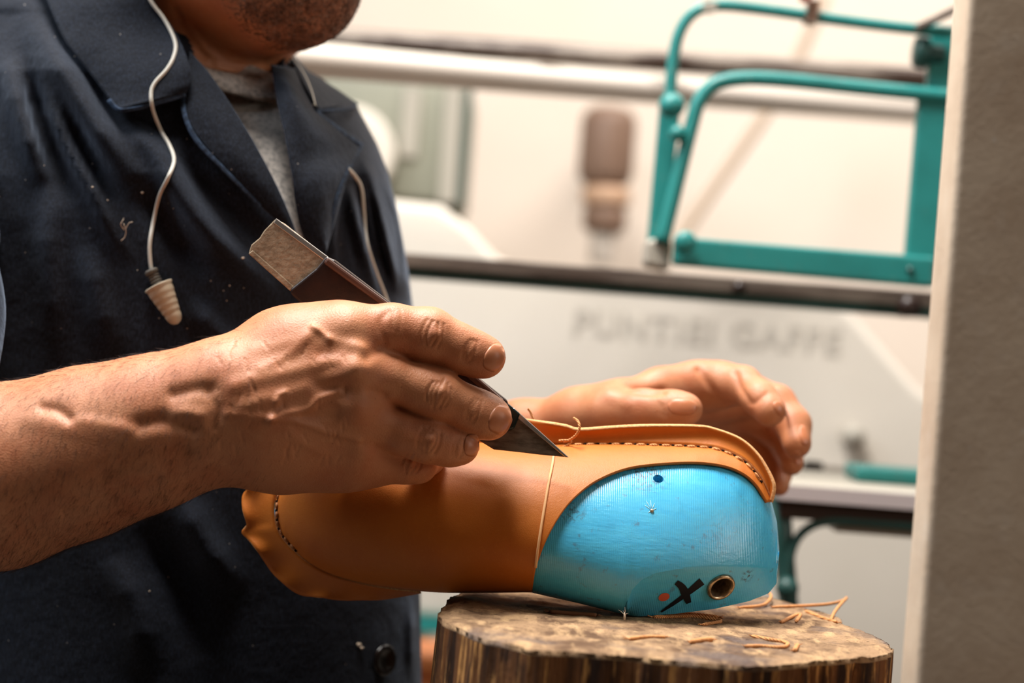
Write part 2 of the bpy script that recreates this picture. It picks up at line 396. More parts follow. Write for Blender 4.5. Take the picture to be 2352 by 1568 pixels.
# ------------------------------------------------------------------ machines and rails behind (out of focus)
t = empty('sewing_machine', dropz(P(1500, 1000, 2.2)), 'large cream machine housing with faded grey lettering below the shelf rail', 'machine')
hd = 2.2
MBh = MB().prism([(q[0], q[1], hd) for q in [(640, 430), (1010, 470), (1075, 518), (1150, 600), (1890, 660), (1962, 722), (2110, 890), (2300, 1010), (2300, 1660), (1300, 1600), (1300, 1442), (640, 1395)]], .35)
bevel(MBh.build('housing', CREAM, t), .012)
MB().prism([(640, 1397, hd - .01), (1296, 1443, hd - .01), (1296, 1475, hd - .01), (640, 1429, hd - .01)], .3).build('base_rail', TEAL, t, False)
for x in (700, 1330, 2240):
    q = P(x, 1430, hd); MB().box((q[0] - .03, q[1] + .02, 0), (q[0] + .03, q[1] + .3, q[2])).build('leg', DTEAL, t, False)
q = P(1955, 1000, hd - .004); MB().tube([q, q - EY * .02], .012, 14).build('knob', GREYP, t)
def text3d(s, x, y, d, size, name, m, parent, ext=.001):
    c = bpy.data.curves.new(name, 'FONT'); c.body = s; c.size = size; c.extrude = ext; c.align_x = 'LEFT'; c.space_character = 1.15; c.offset = .0012
    o = bpy.data.objects.new(name + '_text', c); COL.objects.link(o)
    dg = bpy.context.evaluated_depsgraph_get(); me = bpy.data.meshes.new_from_object(o.evaluated_get(dg))
    bpy.data.objects.remove(o)
    me.name = name; me.materials.clear(); me.materials.append(m)
    k = bpy.data.objects.new(name, me); COL.objects.link(k); k.parent = parent; ORG[k] = ORG[parent]
    p = P(x, y, d) - ORG[parent]; k.location = p; k.rotation_euler = (math.pi / 2, 0, 0); return k
text3d('PUNTIEI GAFFE', 1312, 765, hd - .0005, .039, 'lettering', LETTER, t)

t = empty('cabinet', dropz(P(900, 400, 2.7)), 'grey-green blurred machine cabinet with a round beige disc behind the shoulder', 'cabinet')
bevel(MB().prism([(640, 150, 2.7), (1085, 190, 2.7), (1062, 470, 2.7), (620, 440, 2.7)], .3).build('body', GREYGREEN, t), .01)
MB().prism([(1025, 195, 2.69), (1062, 198, 2.69), (1045, 466, 2.69), (1008, 464, 2.69)], .02).build('panel_strip', GREYP, t, False)
MB().prism([(930, 200, 2.69), (968, 203, 2.69), (955, 360, 2.69), (918, 358, 2.69)], .01).build('panel_strip', GREYP, t, False)
MB().prism([(1075, 190, 2.688), (1086, 191, 2.688), (1064, 470, 2.688), (1053, 470, 2.688)], .02).build('door_edge', DTEAL, t, False)
q = P(795, 350, 2.66)
v, f = tubegeo([q, q + EY * .035], 112 * 2.66 / F, 40); bevel(mesh('disc', v, f, CREAM, t), .008)
q = P(860, 470, 2.75); MB().box((q[0] - .16, q[1], 0), (q[0] + .12, q[1] + .2, q[2])).build('stand', GREYGREEN, t, False)

def rail(name, pts, r, m, label, cat):
    p = resample([P(*a) for a in pts], 24); o = MB().tube(p, r, 18).build(name, m, None, True, p[0]); return tag(o, label, cat)
rail('rail', [(380, 62, 2.05), (1200, 118, 2.0), (2330, 196, 2.0)], .0108, BROWNRAIL, 'dark brown shiny rail, topmost of the horizontal rails behind the chin', 'rail')
rail('pipe', [(380, 112, 1.5), (1400, 200, 1.95), (2330, 276, 2.5)], .0128, SILVER, 'thick pale silver pipe just below the dark brown rail', 'pipe')
rail('pipe', [(380, 80, 1.62), (1400, 177, 2.08), (2330, 245, 2.62)], .0060, CREAM, 'thin cream pipe squeezed between dark brown rail and silver pipe', 'pipe')

t = empty('motor_spindle', P(1395, 340, 3.05), 'brown blurred motor with pale metal shank hanging before the cream wall', 'machine part')
def vcyl(x, y0, y1, d, r, m, name, b=.01):
    a = P(x, y0, d); c = P(x - (y1 - y0) * .078, y1, d); v, f = tubegeo([a, c], r * d / F, 32); return bevel(mesh(name, v, f, m, t), b)
vcyl(1402, 245, 432, 3.05, 64, MOTOR, 'motor_body', .025)
vcyl(1393, 428, 474, 3.05, 57, mat('tan_collar', (196, 160, 132), .5), 'collar')
vcyl(1391, 470, 535, 3.05, 50, MOTOR, 'chuck', .012)
vcyl(1386, 530, 606, 3.05, 29, SILVER, 'shank', .006)
MB().prism([(1375, 280, 3.1), (1425, 284, 3.1), (1415, 360, 3.1), (1365, 356, 3.1)], .3).build('wall_bracket', MOTOR, t, False)
rail('rod', [(1905, -30, 2.95), (1830, 140, 2.95), (1766, 250, 2.95), (1580, 520, 2.95), (1380, 820, 2.95)], .0085, mat('pale_brown_rod', (196, 174, 152), .5), 'thin pale brown rod slanting behind the teal frame', 'rod')

# lower shelf
t = empty('shelf', dropz(P(1500, 640, 1.6)), 'long grey-brown shelf edge with a teal strip beneath it', 'shelf')
bevel(MB().prism([(560, 553, 1.6), (2330, 684, 1.6), (2330, 722, 1.6), (560, 585, 1.6)], .25).build('shelf_board', GREYWOOD, t, False), .002)
MB().prism([(560, 584, 1.605), (2330, 721, 1.605), (2330, 744, 1.605), (560, 606, 1.605)], .05).build('edge_strip', DTEAL, t, False)
q = P(2093, 704, 1.585); v, f = tubegeo([q, q + EY * .04], .0085, 20); mesh('end_knob', v, f, WRAP, t)
q = P(1700, 660, 1.588); v, f = tubegeo([q, q + EY * .03], .005, 16); mesh('bolt', v, f, WRAP, t)
for x in (640, 2325):
    q = P(x, 640, 1.78); MB().box((q[0] - .02, q[1], 0), (q[0] + .02, q[1] + .04, q[2])).build('leg', DTEAL, t, False)

# teal frame standing on that shelf
fd = 1.5
t = empty('machine_frame', P(1820, 650, fd), 'bright teal bent tube and flat bar frame standing on the shelf', 'machine frame')
def ft(name, pts, r, m=TEAL): return MB().tube(resample([P(a, b, fd + (c[0] if c else 0)) for a, b, *c in pts], 50), r * fd / F, 14).build(name, m, t)
ft('outer_tube', [(1538, 240), (1545, 150), (1560, 75), (1594, 28), (1650, 12), (1760, 22), (1900, 42), (2060, 62), (2190, 74)], 14)
ft('inner_tube', [(1520, 560, .0), (1560, 400, .0), (1588, 290), (1606, 232), (1640, 194), (1700, 181), (1800, 184), (2000, 204), (2190, 222)], 17)
bevel(MB().prism([(1517, 225, fd + .02), (1566, 230, fd + .02), (1530, 560, fd + .02), (1487, 556, fd + .02)], .012).build('side_bar', TEAL, t, False), .002)
bevel(MB().prism([(2112, 215, fd), (2185, 220, fd), (2150, 660, fd), (2076, 640, fd)], .012).build('side_bar', TEAL, t, False), .002)
bevel(MB().prism([(2140, 70, fd + .01), (2200, 75, fd + .01), (2190, 225, fd + .01), (2128, 220, fd + .01)], .012).build('side_bar', TEAL, t, False), .002)
bevel(MB().prism([(1550, 542, fd - .012), (2150, 590, fd - .012), (2146, 660, fd - .012), (1546, 608, fd - .012)], .018).build('bottom_bar', TEAL, t, False), .003)
bevel(MB().prism([(1484, 548, fd), (1544, 548, fd), (1538, 622, fd), (1478, 610, fd)], .03).build('bracket', GREYP, t, False), .004)
def ball(name, x, y, d, r, m, par, sq=1.0):
    V, Fc = [], []
    n = 16
    for i in range(n + 1):
        for j in range(n * 2):
            a = math.pi * i / n; b = math.pi * j / n
            V.append(P(x, y, d) + r * np.array([math.sin(a) * math.cos(b), sq * math.sin(a) * math.sin(b), math.cos(a)]))
    return recalc(mesh(name, np.array(V), gridfaces(n + 1, n * 2, True), m, par))
ball('joint', 1543, 242, fd, 30 * fd / F, TEAL, t); ball('joint', 1556, 306, fd - .005, 19 * fd / F, TEAL, t)
ball('joint', 1574, 556, fd - .02, 26 * fd / F, TEAL, t, .6)
q = P(2098, 118, fd + .01); q2 = P(2170, 126, fd + .01)
v, f = tubegeo([q, q + (q2 - q) * .45, q + (q2 - q) * .5, q2], [36 * fd / F, 40 * fd / F, 22 * fd / F, 22 * fd / F], 24); bevel(mesh('knob', v, f, DTEAL, t), .003)
q = P(2112, 586, 0) if False else P(2092, 620, fd - .014); v, f = tubegeo([q, q + EY * .004], .0028, 14); mesh('bolt', v, f, DTEAL, t)
MB().prism([(1860, 0, fd - .01), (1884, 0, fd - .01), (1876, 50, fd - .01), (1850, 46, fd - .01)], .02).build('clip', MOTOR, t, False)
MB().tube([P(1850, -30, fd - .012), P(1850, 4, fd - .012)], .0045, 12).build('clip_tip', mat('orange_red_cap', (206, 84, 50), .5), t)
MB().tube([P(2105, 66, fd - .008), P(2195, 22, fd - .008)], .003, 10).build('stay_rod', GREYWOOD, t)
MB().prism([(1618, 2, fd - .008), (1650, 4, fd - .008), (1642, 24, fd - .008), (1612, 22, fd - .008)], .015).build('clip', GREYP, t, False)

# low table at the right
t = empty('work_table', dropz(P(2000, 1120, 1.45)), 'low table with pale metal edge and dark teal tubular legs by the post', 'table')
a = P(1782, 1108, 1.45); b = P(2240, 1140, 1.45)
bevel(MB().box((a[0], 1.45, a[2] - .0125), (b[0], 1.75, a[2])).build('table_top', GREYP, t, False), .003)
MB().box((a[0] + .002, 1.448, a[2] - .0118), (b[0], 1.4505, a[2] - .0008)).build('edge_strip', mat('pale_aluminium_edge', (206, 196, 198), .35, metal=.2), t, False)
MB().box((a[0] + .006, 1.46, a[2] - .026), (b[0], 1.70, a[2] - .0125)).build('apron', mat('dark_brown_apron', (52, 34, 26), .6), t, False)
MB().box((a[0] + .05, 1.47, a[2] - .034), (b[0], 1.60, a[2] - .026)).build('under_panel', GREYP, t, False)
lg = [P(1790, 1120, 1.47), P(1800, 1250, 1.47), P(1812, 1400, 1.47)]; lg.append(dropz(lg[-1]))
MB().tube(lg, .0075, 14).build('leg', DTEAL, t)
q = b + np.array([-.009, .1, -.02]); MB().tube([q, dropz(q)], .0075, 14).build('leg', DTEAL, t)
MB().tube(resample([P(1806, 1400, 1.462), P(1812, 1300, 1.462), P(1826, 1245, 1.462), P(1856, 1212, 1.462), P(1900, 1197, 1.462), P(1960, 1198, 1.462), P(2140, 1212, 1.462), P(2330, 1226, 1.462)], 40), .0034, 12).build('brace', DTEAL, t)
ball('foot_joint', 1808, 1350, 1.455, .0085, DTEAL, t)
z = a[2]
q = P(2040, 1080, 1.56); o = MB().box((q[0] - .028, 1.54, z), (q[0] + .14, 1.6, z + .012)).build('clamp_block', TEAL, None, False, (q[0], 1.56, z)); bevel(o, .004)
tag(o, 'teal block lying on the table top beside the post', 'clamp')
q = P(1868, 1062, 1.68); o = MB().tube([(q[0], q[1], z), (q[0], q[1], z + .006), (q[0], q[1], z + .0065)], [.009, .008, .004], 18).build('cap', DARKHOLE, None, True, (q[0], q[1], z)); tag(o, 'small black cap on the far edge of the table', 'cap')

# orange bin low behind the stump
a = P(880, 1458, 2.05); b = P(1120, 1470, 2.05)
t = empty('storage_bin', ((a[0] + b[0]) / 2, 2.0, 0), 'orange bin glimpsed between the coat and the stump', 'bin')
bevel(MB().box((a[0], 1.96, .0), (b[0], 2.04, a[2] - .02)).build('body', ORANGE, t, False), .01)
bevel(MB().box((a[0] - .01, 1.95, a[2] - .02), (b[0] + .01, 2.05, a[2])).build('rim', ORANGE, t, False), .006)

# post at the right
pa = P(2164, 784, .86)
o = MB().box((pa[0], .86, 0), (pa[0] + .13, .894, 2.3)).build('post', POSTM, None, True, (pa[0] + .06, .877, 0))
bevel(o, .0035, 4); tag(o, 'tall weathered beige painted metal post at the near right edge', 'post')

# ------------------------------------------------------------------ wooden stump
ZT = ZC - .1352
cont = [(1010, 1398), (1010, 1412), (1031, 1426), (1060, 1436), (1111, 1459), (1167, 1468), (1214, 1484), (1307, 1488), (1438, 1498), (1518, 1506), (1635, 1515), (1728, 1523), (1869, 1510),
        (1939, 1506), (2037, 1496), (2042, 1473), (2009, 1454), (1967, 1438), (1932, 1424), (1922, 1408), (1845, 1389), (1770, 1366), (1690, 1360), (1500, 1345), (1300, 1338), (1150, 1338), (1050, 1360), (1028, 1382)]
cw = np.array([onplane(x, y, ZT) for x, y in cont]); cc = np.array([.5 * (cw[:, 0].min() + cw[:, 0].max()), .5 * (cw[:, 1].min() + cw[:, 1].max())])
ang = np.arctan2(cw[:, 1] - cc[1], cw[:, 0] - cc[0]); rad = np.hypot(cw[:, 0] - cc[0], cw[:, 1] - cc[1])
od = np.argsort(ang); ang = ang[od]; rad = rad[od]
NA = 420; th = np.linspace(-math.pi, math.pi, NA, endpoint=False)
R0 = np.interp(th, ang, rad, period=2 * math.pi)
V = []; NRG = 40
def nz(x, y, z): return mnoise.noise(Vector((x, y, z)))
jag = np.array([.0018 * nz(math.cos(a) * 9, math.sin(a) * 9, 3) + .0012 * nz(math.cos(a) * 24, math.sin(a) * 24, 8) + .0003 * nz(math.cos(a) * 70, math.sin(a) * 70, 8) for a in th])
for i in range(1, NRG + 1):
    s = (i / NRG) ** .8
    for j, a in enumerate(th):
        r = R0[j] * s + jag[j] * s
        x, y = cc[0] + r * math.cos(a), cc[1] + r * math.sin(a)
        zz = .0012 * nz(x * 60, y * 60, 1) + .0006 * nz(x * 160, y * 160, 2) - .0006
        zz -= .0016 * max(0, (s - .95) / .05) * (1 + .8 * nz(math.cos(a) * 14, math.sin(a) * 14, 5))
        V.append((x, y, ZT + zz))
top_n = len(V)
sides = [.0015, .004, .008, .014, .022, .032, .045, .06, .09, .14, .22, .35, .55, .8, ZT]
for k, dz in enumerate(sides):
    for j, a in enumerate(th):
        ridge = .0016 * nz(math.cos(a) * 30, math.sin(a) * 30, dz * 6) + .0011 * nz(math.cos(a) * 80, math.sin(a) * 80, dz * 10)
        crack = -.004 * max(0, nz(math.cos(a) * 17 + 4, math.sin(a) * 17, dz * 2) - .42) * 6
        r = R0[j] + jag[j] + (ridge + crack) * min(1, dz / .02) + .012 * (dz / ZT)
        V.append((cc[0] + r * math.cos(a), cc[1] + r * math.sin(a), ZT - dz))
fc = gridfaces(NRG + len(sides), NA, True); ctr = len(V); V.append((cc[0], cc[1], ZT - .0006))
fc += [(ctr, j, (j + 1) % NA) for j in range(NA)]
k0 = (NRG + len(sides) - 1) * NA; fc.append(tuple(range(k0, k0 + NA))[::-1])
so = mesh('wood_stump', np.array(V), fc, [WOODT, WOODS], None, True, (cc[0], cc[1], 0)); recalc(so)
for p in so.data.polygons:
    p.material_index = 0 if p.center[2] > ZT - .003 else 1
tag(so, 'tall weathered wooden stump with rough chopped top used as workbench', 'stump')
SB = bvh_of(so)
def on_stump(x, y, lift=.0006):
    p = hit(SB, x, y)
    if p is None or p[2] < ZT - .01: p = onplane(x, y, ZT)
    return p + np.array([0, 0, lift])

def thread(pts, r, label, m=THREAD, raise_=None, fray=True):
    p = np.array([on_stump(x, y, r * .55) for x, y in pts])
    if raise_: p[:, 2] += np.array(raise_)
    q = resample(p, max(14, 6 * len(p)))
    mb = MB().tube(q, r * np.r_[.8, np.ones(len(q) - 2), .8], 8)
    if fray:
        for e, dv in ((q[0], q[0] - q[2]), (q[-1], q[-1] - q[-3])):
            dv = dv / (np.linalg.norm(dv) + 1e-9)
            for _ in range(5):
                w = dv + rng.normal(0, .45, 3); w[2] = abs(w[2]) * .6
                mb.tube([e, e + w * .0012, e + w * .0022 + np.array([0, 0, .0002])], [r * .28, r * .22, r * .1], 5)
    o = mb.build('thread_scrap', m, None, True, q.mean(0)); return tag(o, label, 'thread', 'thread scraps on the stump')
thread([(1490, 1412), (1540, 1411), (1600, 1415), (1652, 1421)], .0012, 'straight tan thread scrap lying against the blue last below its dot')
thread([(1500, 1419), (1580, 1417), (1638, 1424), (1655, 1429), (1614, 1437)], .001, 'hooked tan thread scrap just below the metal ring of the last')
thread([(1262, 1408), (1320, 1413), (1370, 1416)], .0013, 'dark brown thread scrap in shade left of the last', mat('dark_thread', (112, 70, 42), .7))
WT = mat('white_thread', (222, 205, 184), .8)
c0 = on_stump(1434, 1426); mb = MB().tube([c0, c0 + np.array([0, 0, .002]), c0 + np.array([-.0003, 0, .0038])], [.0005, .0006, .0003], 7)
for k in range(9):
    w = np.array([rng.normal(0, .5), rng.normal(0, .3), .6 + rng.random()]); mb.tube([c0 + np.array([0, 0, .0022]), c0 + np.array([0, 0, .0022]) + w * .0018, c0 + np.array([0, 0, .002]) + w * .0034 + np.array([0, 0, -.0006])], [.0001, .00008, .00004], 5)
o = mb.build('thread_scrap', WT, None, True, c0); tag(o, 'tiny white frayed thread tuft at the corner of the last', 'thread', 'thread scraps on the stump')
thread([(1446, 1470), (1482, 1466), (1526, 1466)], .0011, 'short tan thread scrap nearest the middle front edge, with lifted fibre')
thread([(1588, 1478), (1610, 1474), (1634, 1472)], .0014, 'stubby fluffy tan thread bit between two longer scraps')
thread([(1728, 1463), (1762, 1470), (1802, 1477), (1809, 1483), (1794, 1489), (1745, 1486), (1712, 1487)], .001, 'tan thread folded into a hairpin near the right front edge')
thread([(1825, 1497), (1832, 1484)], .0012, 'tiny upright tan thread stub right of the hairpin thread')
thread([(1700, 1397), (1752, 1395), (1770, 1384), (1761, 1376)], .0009, 'curled tan thread emerging behind the right end of the last', None or THREAD, [0, .001, .003, .004])
thread([(1775, 1396), (1892, 1394), (1935, 1389), (1943, 1387), (1928, 1400), (1915, 1414), (1908, 1426)], .0009, 'longest tan thread, bent back sharply at the right rear edge', THREAD, [0, .001, .002, .003, .002, .001, 0])
thread([(1794, 1431), (1822, 1417), (1838, 1413), (1829, 1429)], .001, 'small looped tan thread beside the rear ledge of the stump')
thread([(1852, 1406), (1892, 1422), (1922, 1431)], .001, 'straight tan thread slanting down under the bent long one')
rng2 = np.random.default_rng(3)

# ------------------------------------------------------------------ shoe last and leather upper
TX = [628, 634, 642, 660, 700, 760, 850, 1000, 1107, 1200, 1300, 1500, 1600, 1650, 1700, 1730, 1752, 1772, 1785, 1790]
TY = [1176, 1145, 1112, 1075, 1035, 1010, 1003, 1005, 1016, 1022, 1020, 1020, 1024, 1030, 1050, 1075, 1105, 1150, 1200, 1264]
BX = [628, 637, 652, 676, 710, 760, 830, 900, 1000, 1222, 1329, 1418, 1462, 1552, 1641, 1721, 1766, 1783, 1788, 1790]
BY = [1178, 1212, 1238, 1263, 1292, 1318, 1338, 1350, 1360, 1361, 1385, 1407, 1416, 1409, 1398, 1380, 1362, 1340, 1290, 1266]
def smooth_tab(X, Y, sg):
    g = np.arange(400, 2001.0); v = np.interp(g, X, Y); k = np.exp(-.5 * (np.arange(-3 * sg, 3 * sg + 1) / sg) ** 2); k /= k.sum()
    v = np.convolve(np.pad(v, 3 * sg, 'edge'), k, 'valid'); return lambda x: np.interp(x, g, v)
DT_ = smooth_tab([628, 900, 1300, 1600, 1790], [1.066, 1.062, 1.06, 1.056, 1.05], 50)
DB_ = smooth_tab([628, 900, 1222, 1440, 1650, 1760, 1790], [1.066, 1.05, 1.03, 1.017, 1.024, 1.032, 1.045], 45)
WW_ = smooth_tab([628, 800, 1000, 1225, 1440, 1600, 1720, 1790], [.034, .039, .041, .042, .036, .031, .027, .022], 50)
def shoe_T(x): return np.interp(x, TX, TY)
def shoe_B(x): return np.interp(x, BX, BY)
def shoe_base(x, t):
    dt = DT_(x); db = DB_(x)
    return dt + (db - dt) * (t + 1) / 2
def shoe_front(x, y, back=False):
    x = np.asarray(x, float); y = np.asarray(y, float)
    T = shoe_T(x); B = shoe_B(x); yc = (T + B) / 2; h = np.maximum((B - T) / 2, 1)
    t = np.clip((y - yc) / h, -1, 1)
    u = (x - 1209) / 583
    w = WW_(x) * np.sqrt(np.clip(1 - np.abs(u) ** 5, 0, 1))
    pr = np.sqrt(np.clip(1 - np.abs(t) ** 2.2, 0, 1))
    return shoe_base(x, t) + (.024 if back else -1) * (1 if back else w) * pr * (np.sqrt(np.clip(1 - np.abs(u) ** 5, 0, 1)) if back else 1)
EX = [1436, 1445, 1471, 1503, 1552, 1641, 1730, 1770, 1790]; EYY = [1410, 1362, 1333, 1316, 1307, 1300, 1300, 1304, 1310]
t = empty('shoe_last', P(1440, 1412, 1.03), 'bright blue plastic shoe last lying on the stump, marked with black X', 'shoe last')
u = np.sin(np.linspace(-math.pi / 2, math.pi / 2, 150)); xs = 1209 + 580.5 * u
n1, n2 = 62, 16; V = []; rows = n1 + n2
for x in xs:
    T = float(shoe_T(x)) + (4 if x < 1770 else 0); B = float(shoe_B(x)) - (4 if x < 1225 else 0)
    e = float(np.interp(x, EX, EYY)) if x > 1436 else B
    e = min(e, B)
    kp_ = 1.55
    ys = [T + (e - T) * (1 - math.cos(math.pi / 2 * kp_ * k / (n1 - 1))) / (1 - math.cos(math.pi / 2 * kp_)) for k in range(n1)] + [e + (B - e) * (k + 1) / n2 for k in range(n2)]
    de = float(shoe_front(x, e)); dB = float(shoe_base(x, 1.0))
    ramp = min(1, max(0, (1224 - x) / 30))
    for y in ys:
        d = float(shoe_front(x, y)) if y <= e or B - e < 2 else de + (y - e) / (B - e) * (dB - de)
        V.append(P(x, y, d + .0042))
    for k in range(1, rows):   # back, from bottom to top
        tt = math.cos(math.pi * k / rows); y = (T + B) / 2 + (B - T) / 2 * tt
        V.append(P(x, y, float(shoe_front(x, y, True)) + .0046))
nc = 2 * rows - 1
lb = mesh('body', np.array(V), gridfaces(len(xs), nc, True) + [tuple(range(nc)), tuple(range((len(xs) - 1) * nc, len(xs) * nc))[::-1]], BLUE, t)
recalc(lb)
LB = bvh_of(lb)
def frame_at(b, x, y, r=12):
    c, l, rr, up, dn = [hit(b, x + dx, y + dy) for dx, dy in ((0, 0), (-r, 0), (r, 0), (0, -r), (0, r))]
    n = np.cross(rr - l, up - dn); n /= np.linalg.norm(n)
    if n @ EY > 0: n = -n
    a = rr - l; a -= n * (a @ n); a /= np.linalg.norm(a); return c, n, a, np.cross(n, a)
def carve(o, tools):
    for q in tools:
        mm = o.modifiers.new('bore', 'BOOLEAN'); mm.operation = 'DIFFERENCE'; mm.object = q; mm.solver = 'EXACT'
    dg = bpy.context.evaluated_depsgraph_get(); me = bpy.data.meshes.new_from_object(o.evaluated_get(dg))
    o.modifiers.clear(); old = o.data; o.data = me; bpy.data.meshes.remove(old)
    for q in tools: bpy.data.objects.remove(q)
c1, nn1, a1, b1 = frame_at(LB, 1655, 1347); c2, nn2, a2, b2 = frame_at(LB, 1512, 1099)
R1 = 30 / F * .99; R2 = 12.5 / F
v, f = tubegeo([c1 + nn1 * .01, c1 - nn1 * .03], R1, 40); k1 = recalc(mesh('bore', v, f, DARKHOLE))
v, f = tubegeo([c2 + nn2 * .004, c2 - nn2 * .02], R2, 28); k2 = recalc(mesh('bore', v, f, DARKHOLE))
carve(lb, [k1, k2])
nv = len(lb.data.polygons); lb.data.polygons.foreach_set('use_smooth', [True] * nv)
try:
    lb.data.set_sharp_from_angle(angle=math.radians(38))
except Exception as ex: print(ex)
V = []; nr_ = 44   # metal bush: rolled rim and inner sleeve
prof = [(R1 * .80, -.028), (R1 * .84, -.004), (R1 * .86, .0006), (R1 * .94, .0016), (R1 * 1.06, .0018), (R1 * 1.17, .0012), (R1 * 1.2, .0), (R1 * 1.0, -.001), (R1 * 1.0, -.028)]
for r, hgt in prof:
    for j in range(nr_):
        a = 2 * math.pi * j / nr_; V.append(c1 + nn1 * hgt + r * (math.cos(a) * a1 + math.sin(a) * b1))
recalc(mesh('metal_bush', np.array(V), gridfaces(len(prof), nr_, True), BRASS, t))
def ribbon(name, b, pts, wid, m, par, lift=.0003):
    """thin paint stroke laid on a surface"""
    q = resample(pts, 26); tg = np.gradient(q[:, :2], axis=0); tg /= np.linalg.norm(tg, axis=1)[:, None]; V = []
    ww = np.interp(np.linspace(0, 1, len(q)), np.linspace(0, 1, len(wid)), wid)
    for i in range(len(q)):
        for s in (-1, -.4, .4, 1):
            p = hit(b, q[i, 0] - tg[i, 1] * ww[i] * s, q[i, 1] + tg[i, 0] * ww[i] * s, lift)
            V.append(p if p is not None else V[-1])
    return mesh(name, np.array(V), gridfaces(len(q), 4), m, par)
LB = bvh_of(lb)
ribbon('marker_stroke', LB, [(1553, 1336), (1568, 1350), (1582, 1384)], [6, 8, 10, 9, 6], BLACKM, t)
ribbon('marker_stroke', LB, [(1612, 1334), (1575, 1364), (1545, 1386), (1518, 1404)], [9, 7, 5, 4, 2], BLACKM, t)
c, n, a, b = frame_at(LB, 1525, 1370)
V = [c + n * .0004] + [c + n * .0003 + .0029 * (math.cos(k * math.pi / 14) * a + math.sin(k * math.pi / 14) * b) for k in range(28)]
mesh('red_dot', np.array(V), [(0, 1 + k, 1 + (k + 1) % 28) for k in range(28)], REDDOT, t)
c, n, a, b = frame_at(LB, 1497, 1173)
v, f = tubegeo([c - n * .001, c + n * .0006, c + n * .0009], [.001, .001, .0004], 12); mesh('tack', v, f, BRASS, t)

for px_, py_, r_, c_, a_ in ((1480, 1088, .016, (70, 76, 82), .85, ), (1312, 1176, .009, (60, 84, 96), .7), (1660, 1230, .018, (74, 96, 108), .22), (1716, 1322, .005, (20, 34, 44), .9)):
    h_ = hit(LB, px_, py_); add_spot(BLUE, h_ - ORG[t], r_, c_, a_, 480)
mb = MB()
for ang_, l_ in ((-2.5, 20), (-2.1, 26), (-1.7, 24), (-1.2, 18), (-.4, 12), (2.6, 10)):
    q = [hit(LB, 1497 + l_ * f * math.cos(ang_), 1172 + l_ * f * math.sin(ang_), .00008) for f in (.2, .5, .8, 1)]
    mb.tube(q, [.00008, .00016, .00012, .00004], 6)
mb.build('scratch_mark', mat('scratched_plastic', (196, 226, 232), .5), t)
# upper
t = empty('shoe_upper', P(1100, 1361, 1.045), 'tan leather shoe upper with rough uncut flange, pulled over the blue last', 'shoe upper')
top1 = [(632, 1170), (634, 1145), (642, 1112), (660, 1075), (700, 1035), (760, 1010), (850, 1003), (1000, 1005)]
top2 = [(1000, 1005), (1107, 1016), (1200, 1022), (1290, 1020), (1400, 1018), (1500, 1020), (1600, 1024), (1650, 1030), (1700, 1050), (1730, 1075), (1752, 1105), (1772, 1150)]
bot1 = [(632, 1182), (637, 1212), (652, 1238), (676, 1263), (710, 1292), (760, 1318), (830, 1338), (900, 1350), (1000, 1360), (1100, 1361), (1222, 1360)]
bot2 = [(1222, 1360), (1230, 1307), (1257, 1235), (1293, 1173), (1329, 1133), (1373, 1101), (1436, 1075), (1507, 1064), (1596, 1060), (1663, 1068), (1708, 1086), (1739, 1113), (1764, 1153)]
top = np.vstack([resample(top1, 90), resample(top2, 120)[1:]]); bot = np.vstack([resample(bot1, 90), resample(bot2, 120)[1:]])
V = []; NR = 64
for i in range(len(top)):
    for k in range(NR):
        s = (1 - math.cos(math.pi * .8 * k / (NR - 1))) / (1 - math.cos(math.pi * .8))
        x, y = top[i] * (1 - s) + bot[i] * s
        V.append(P(x, y, float(shoe_front(x, y)) - .0004))
lo = mesh('vamp', np.array(V), gridfaces(len(top), NR), [LEATHER, LEATHER], t)
solid(lo, .0017, -1)
V = []   # the sole side of the lasted upper (away from the viewer)
for x in xs:
    T = float(shoe_T(x)) + 1; B = float(shoe_B(x)) - 1
    if x > 1760: continue
    for k in range(24):
        y = T + (B - T) * (1 - math.cos(math.pi * k / 23)) / 2
        V.append(P(x, y, float(shoe_front(x, y, True)) + .0066))
mesh('insole_board', np.array(V), gridfaces(len(V) // 24, 24), RAW, t)
LV = bvh_of(lo)
def flange(seam, outer, n=110, mcol=9, wob=.0):
    a = resample(seam, n); b = resample(outer, n); V = []
    for i in range(n):
        for j in range(mcol):
            s = j / (mcol - 1); q = a[i] * (1 - s) + b[i] * s
            q = q.copy(); q[2] += .0022 * math.sin(math.pi * s) + wob * math.sin(i * .42) * s * s + wob * .7 * math.sin(i * .19 + 1) * s
            V.append(P(*q))
    o = mesh('flange', np.array(V), gridfaces(n, mcol), [LEATHER, RAW], t); solid(o, .0021, 0, 1); return o
sm = [(x, y, float(shoe_base(x, -1)) - .0015) for x, y in [(1040, 1010)] + top2[1:]]
flange(sm, [(x, y, d) for (x, y), d in zip([(1040, 972), (1100, 962), (1160, 958), (1215, 963), (1260, 970), (1300, 977), (1332, 985), (1420, 979), (1500, 976), (1600, 977), (1640, 983), (1700, 1006), (1740, 1041), (1765, 1081), (1778, 1112), (1776, 1135), (1771, 1153)],
       [1.062] * 4 + [1.056] * 7 + [1.054, 1.052, 1.05, 1.048, 1.047, 1.047])])
seam2 = [(740, 1015), (690, 1042), (660, 1078), (643, 1112), (634, 1150), (633, 1180), (638, 1212), (653, 1238), (677, 1263), (711, 1291), (760, 1316), (830, 1336), (900, 1349), (965, 1357)]
out2 = [(700, 960), (640, 1005), (602, 1060), (583, 1092), (572, 1115), (558, 1137), (556, 1165), (563, 1192), (566, 1206), (555, 1222), (576, 1246), (606, 1286), (640, 1330), (690, 1364), (760, 1374), (860, 1375), (930, 1365), (967, 1358)]
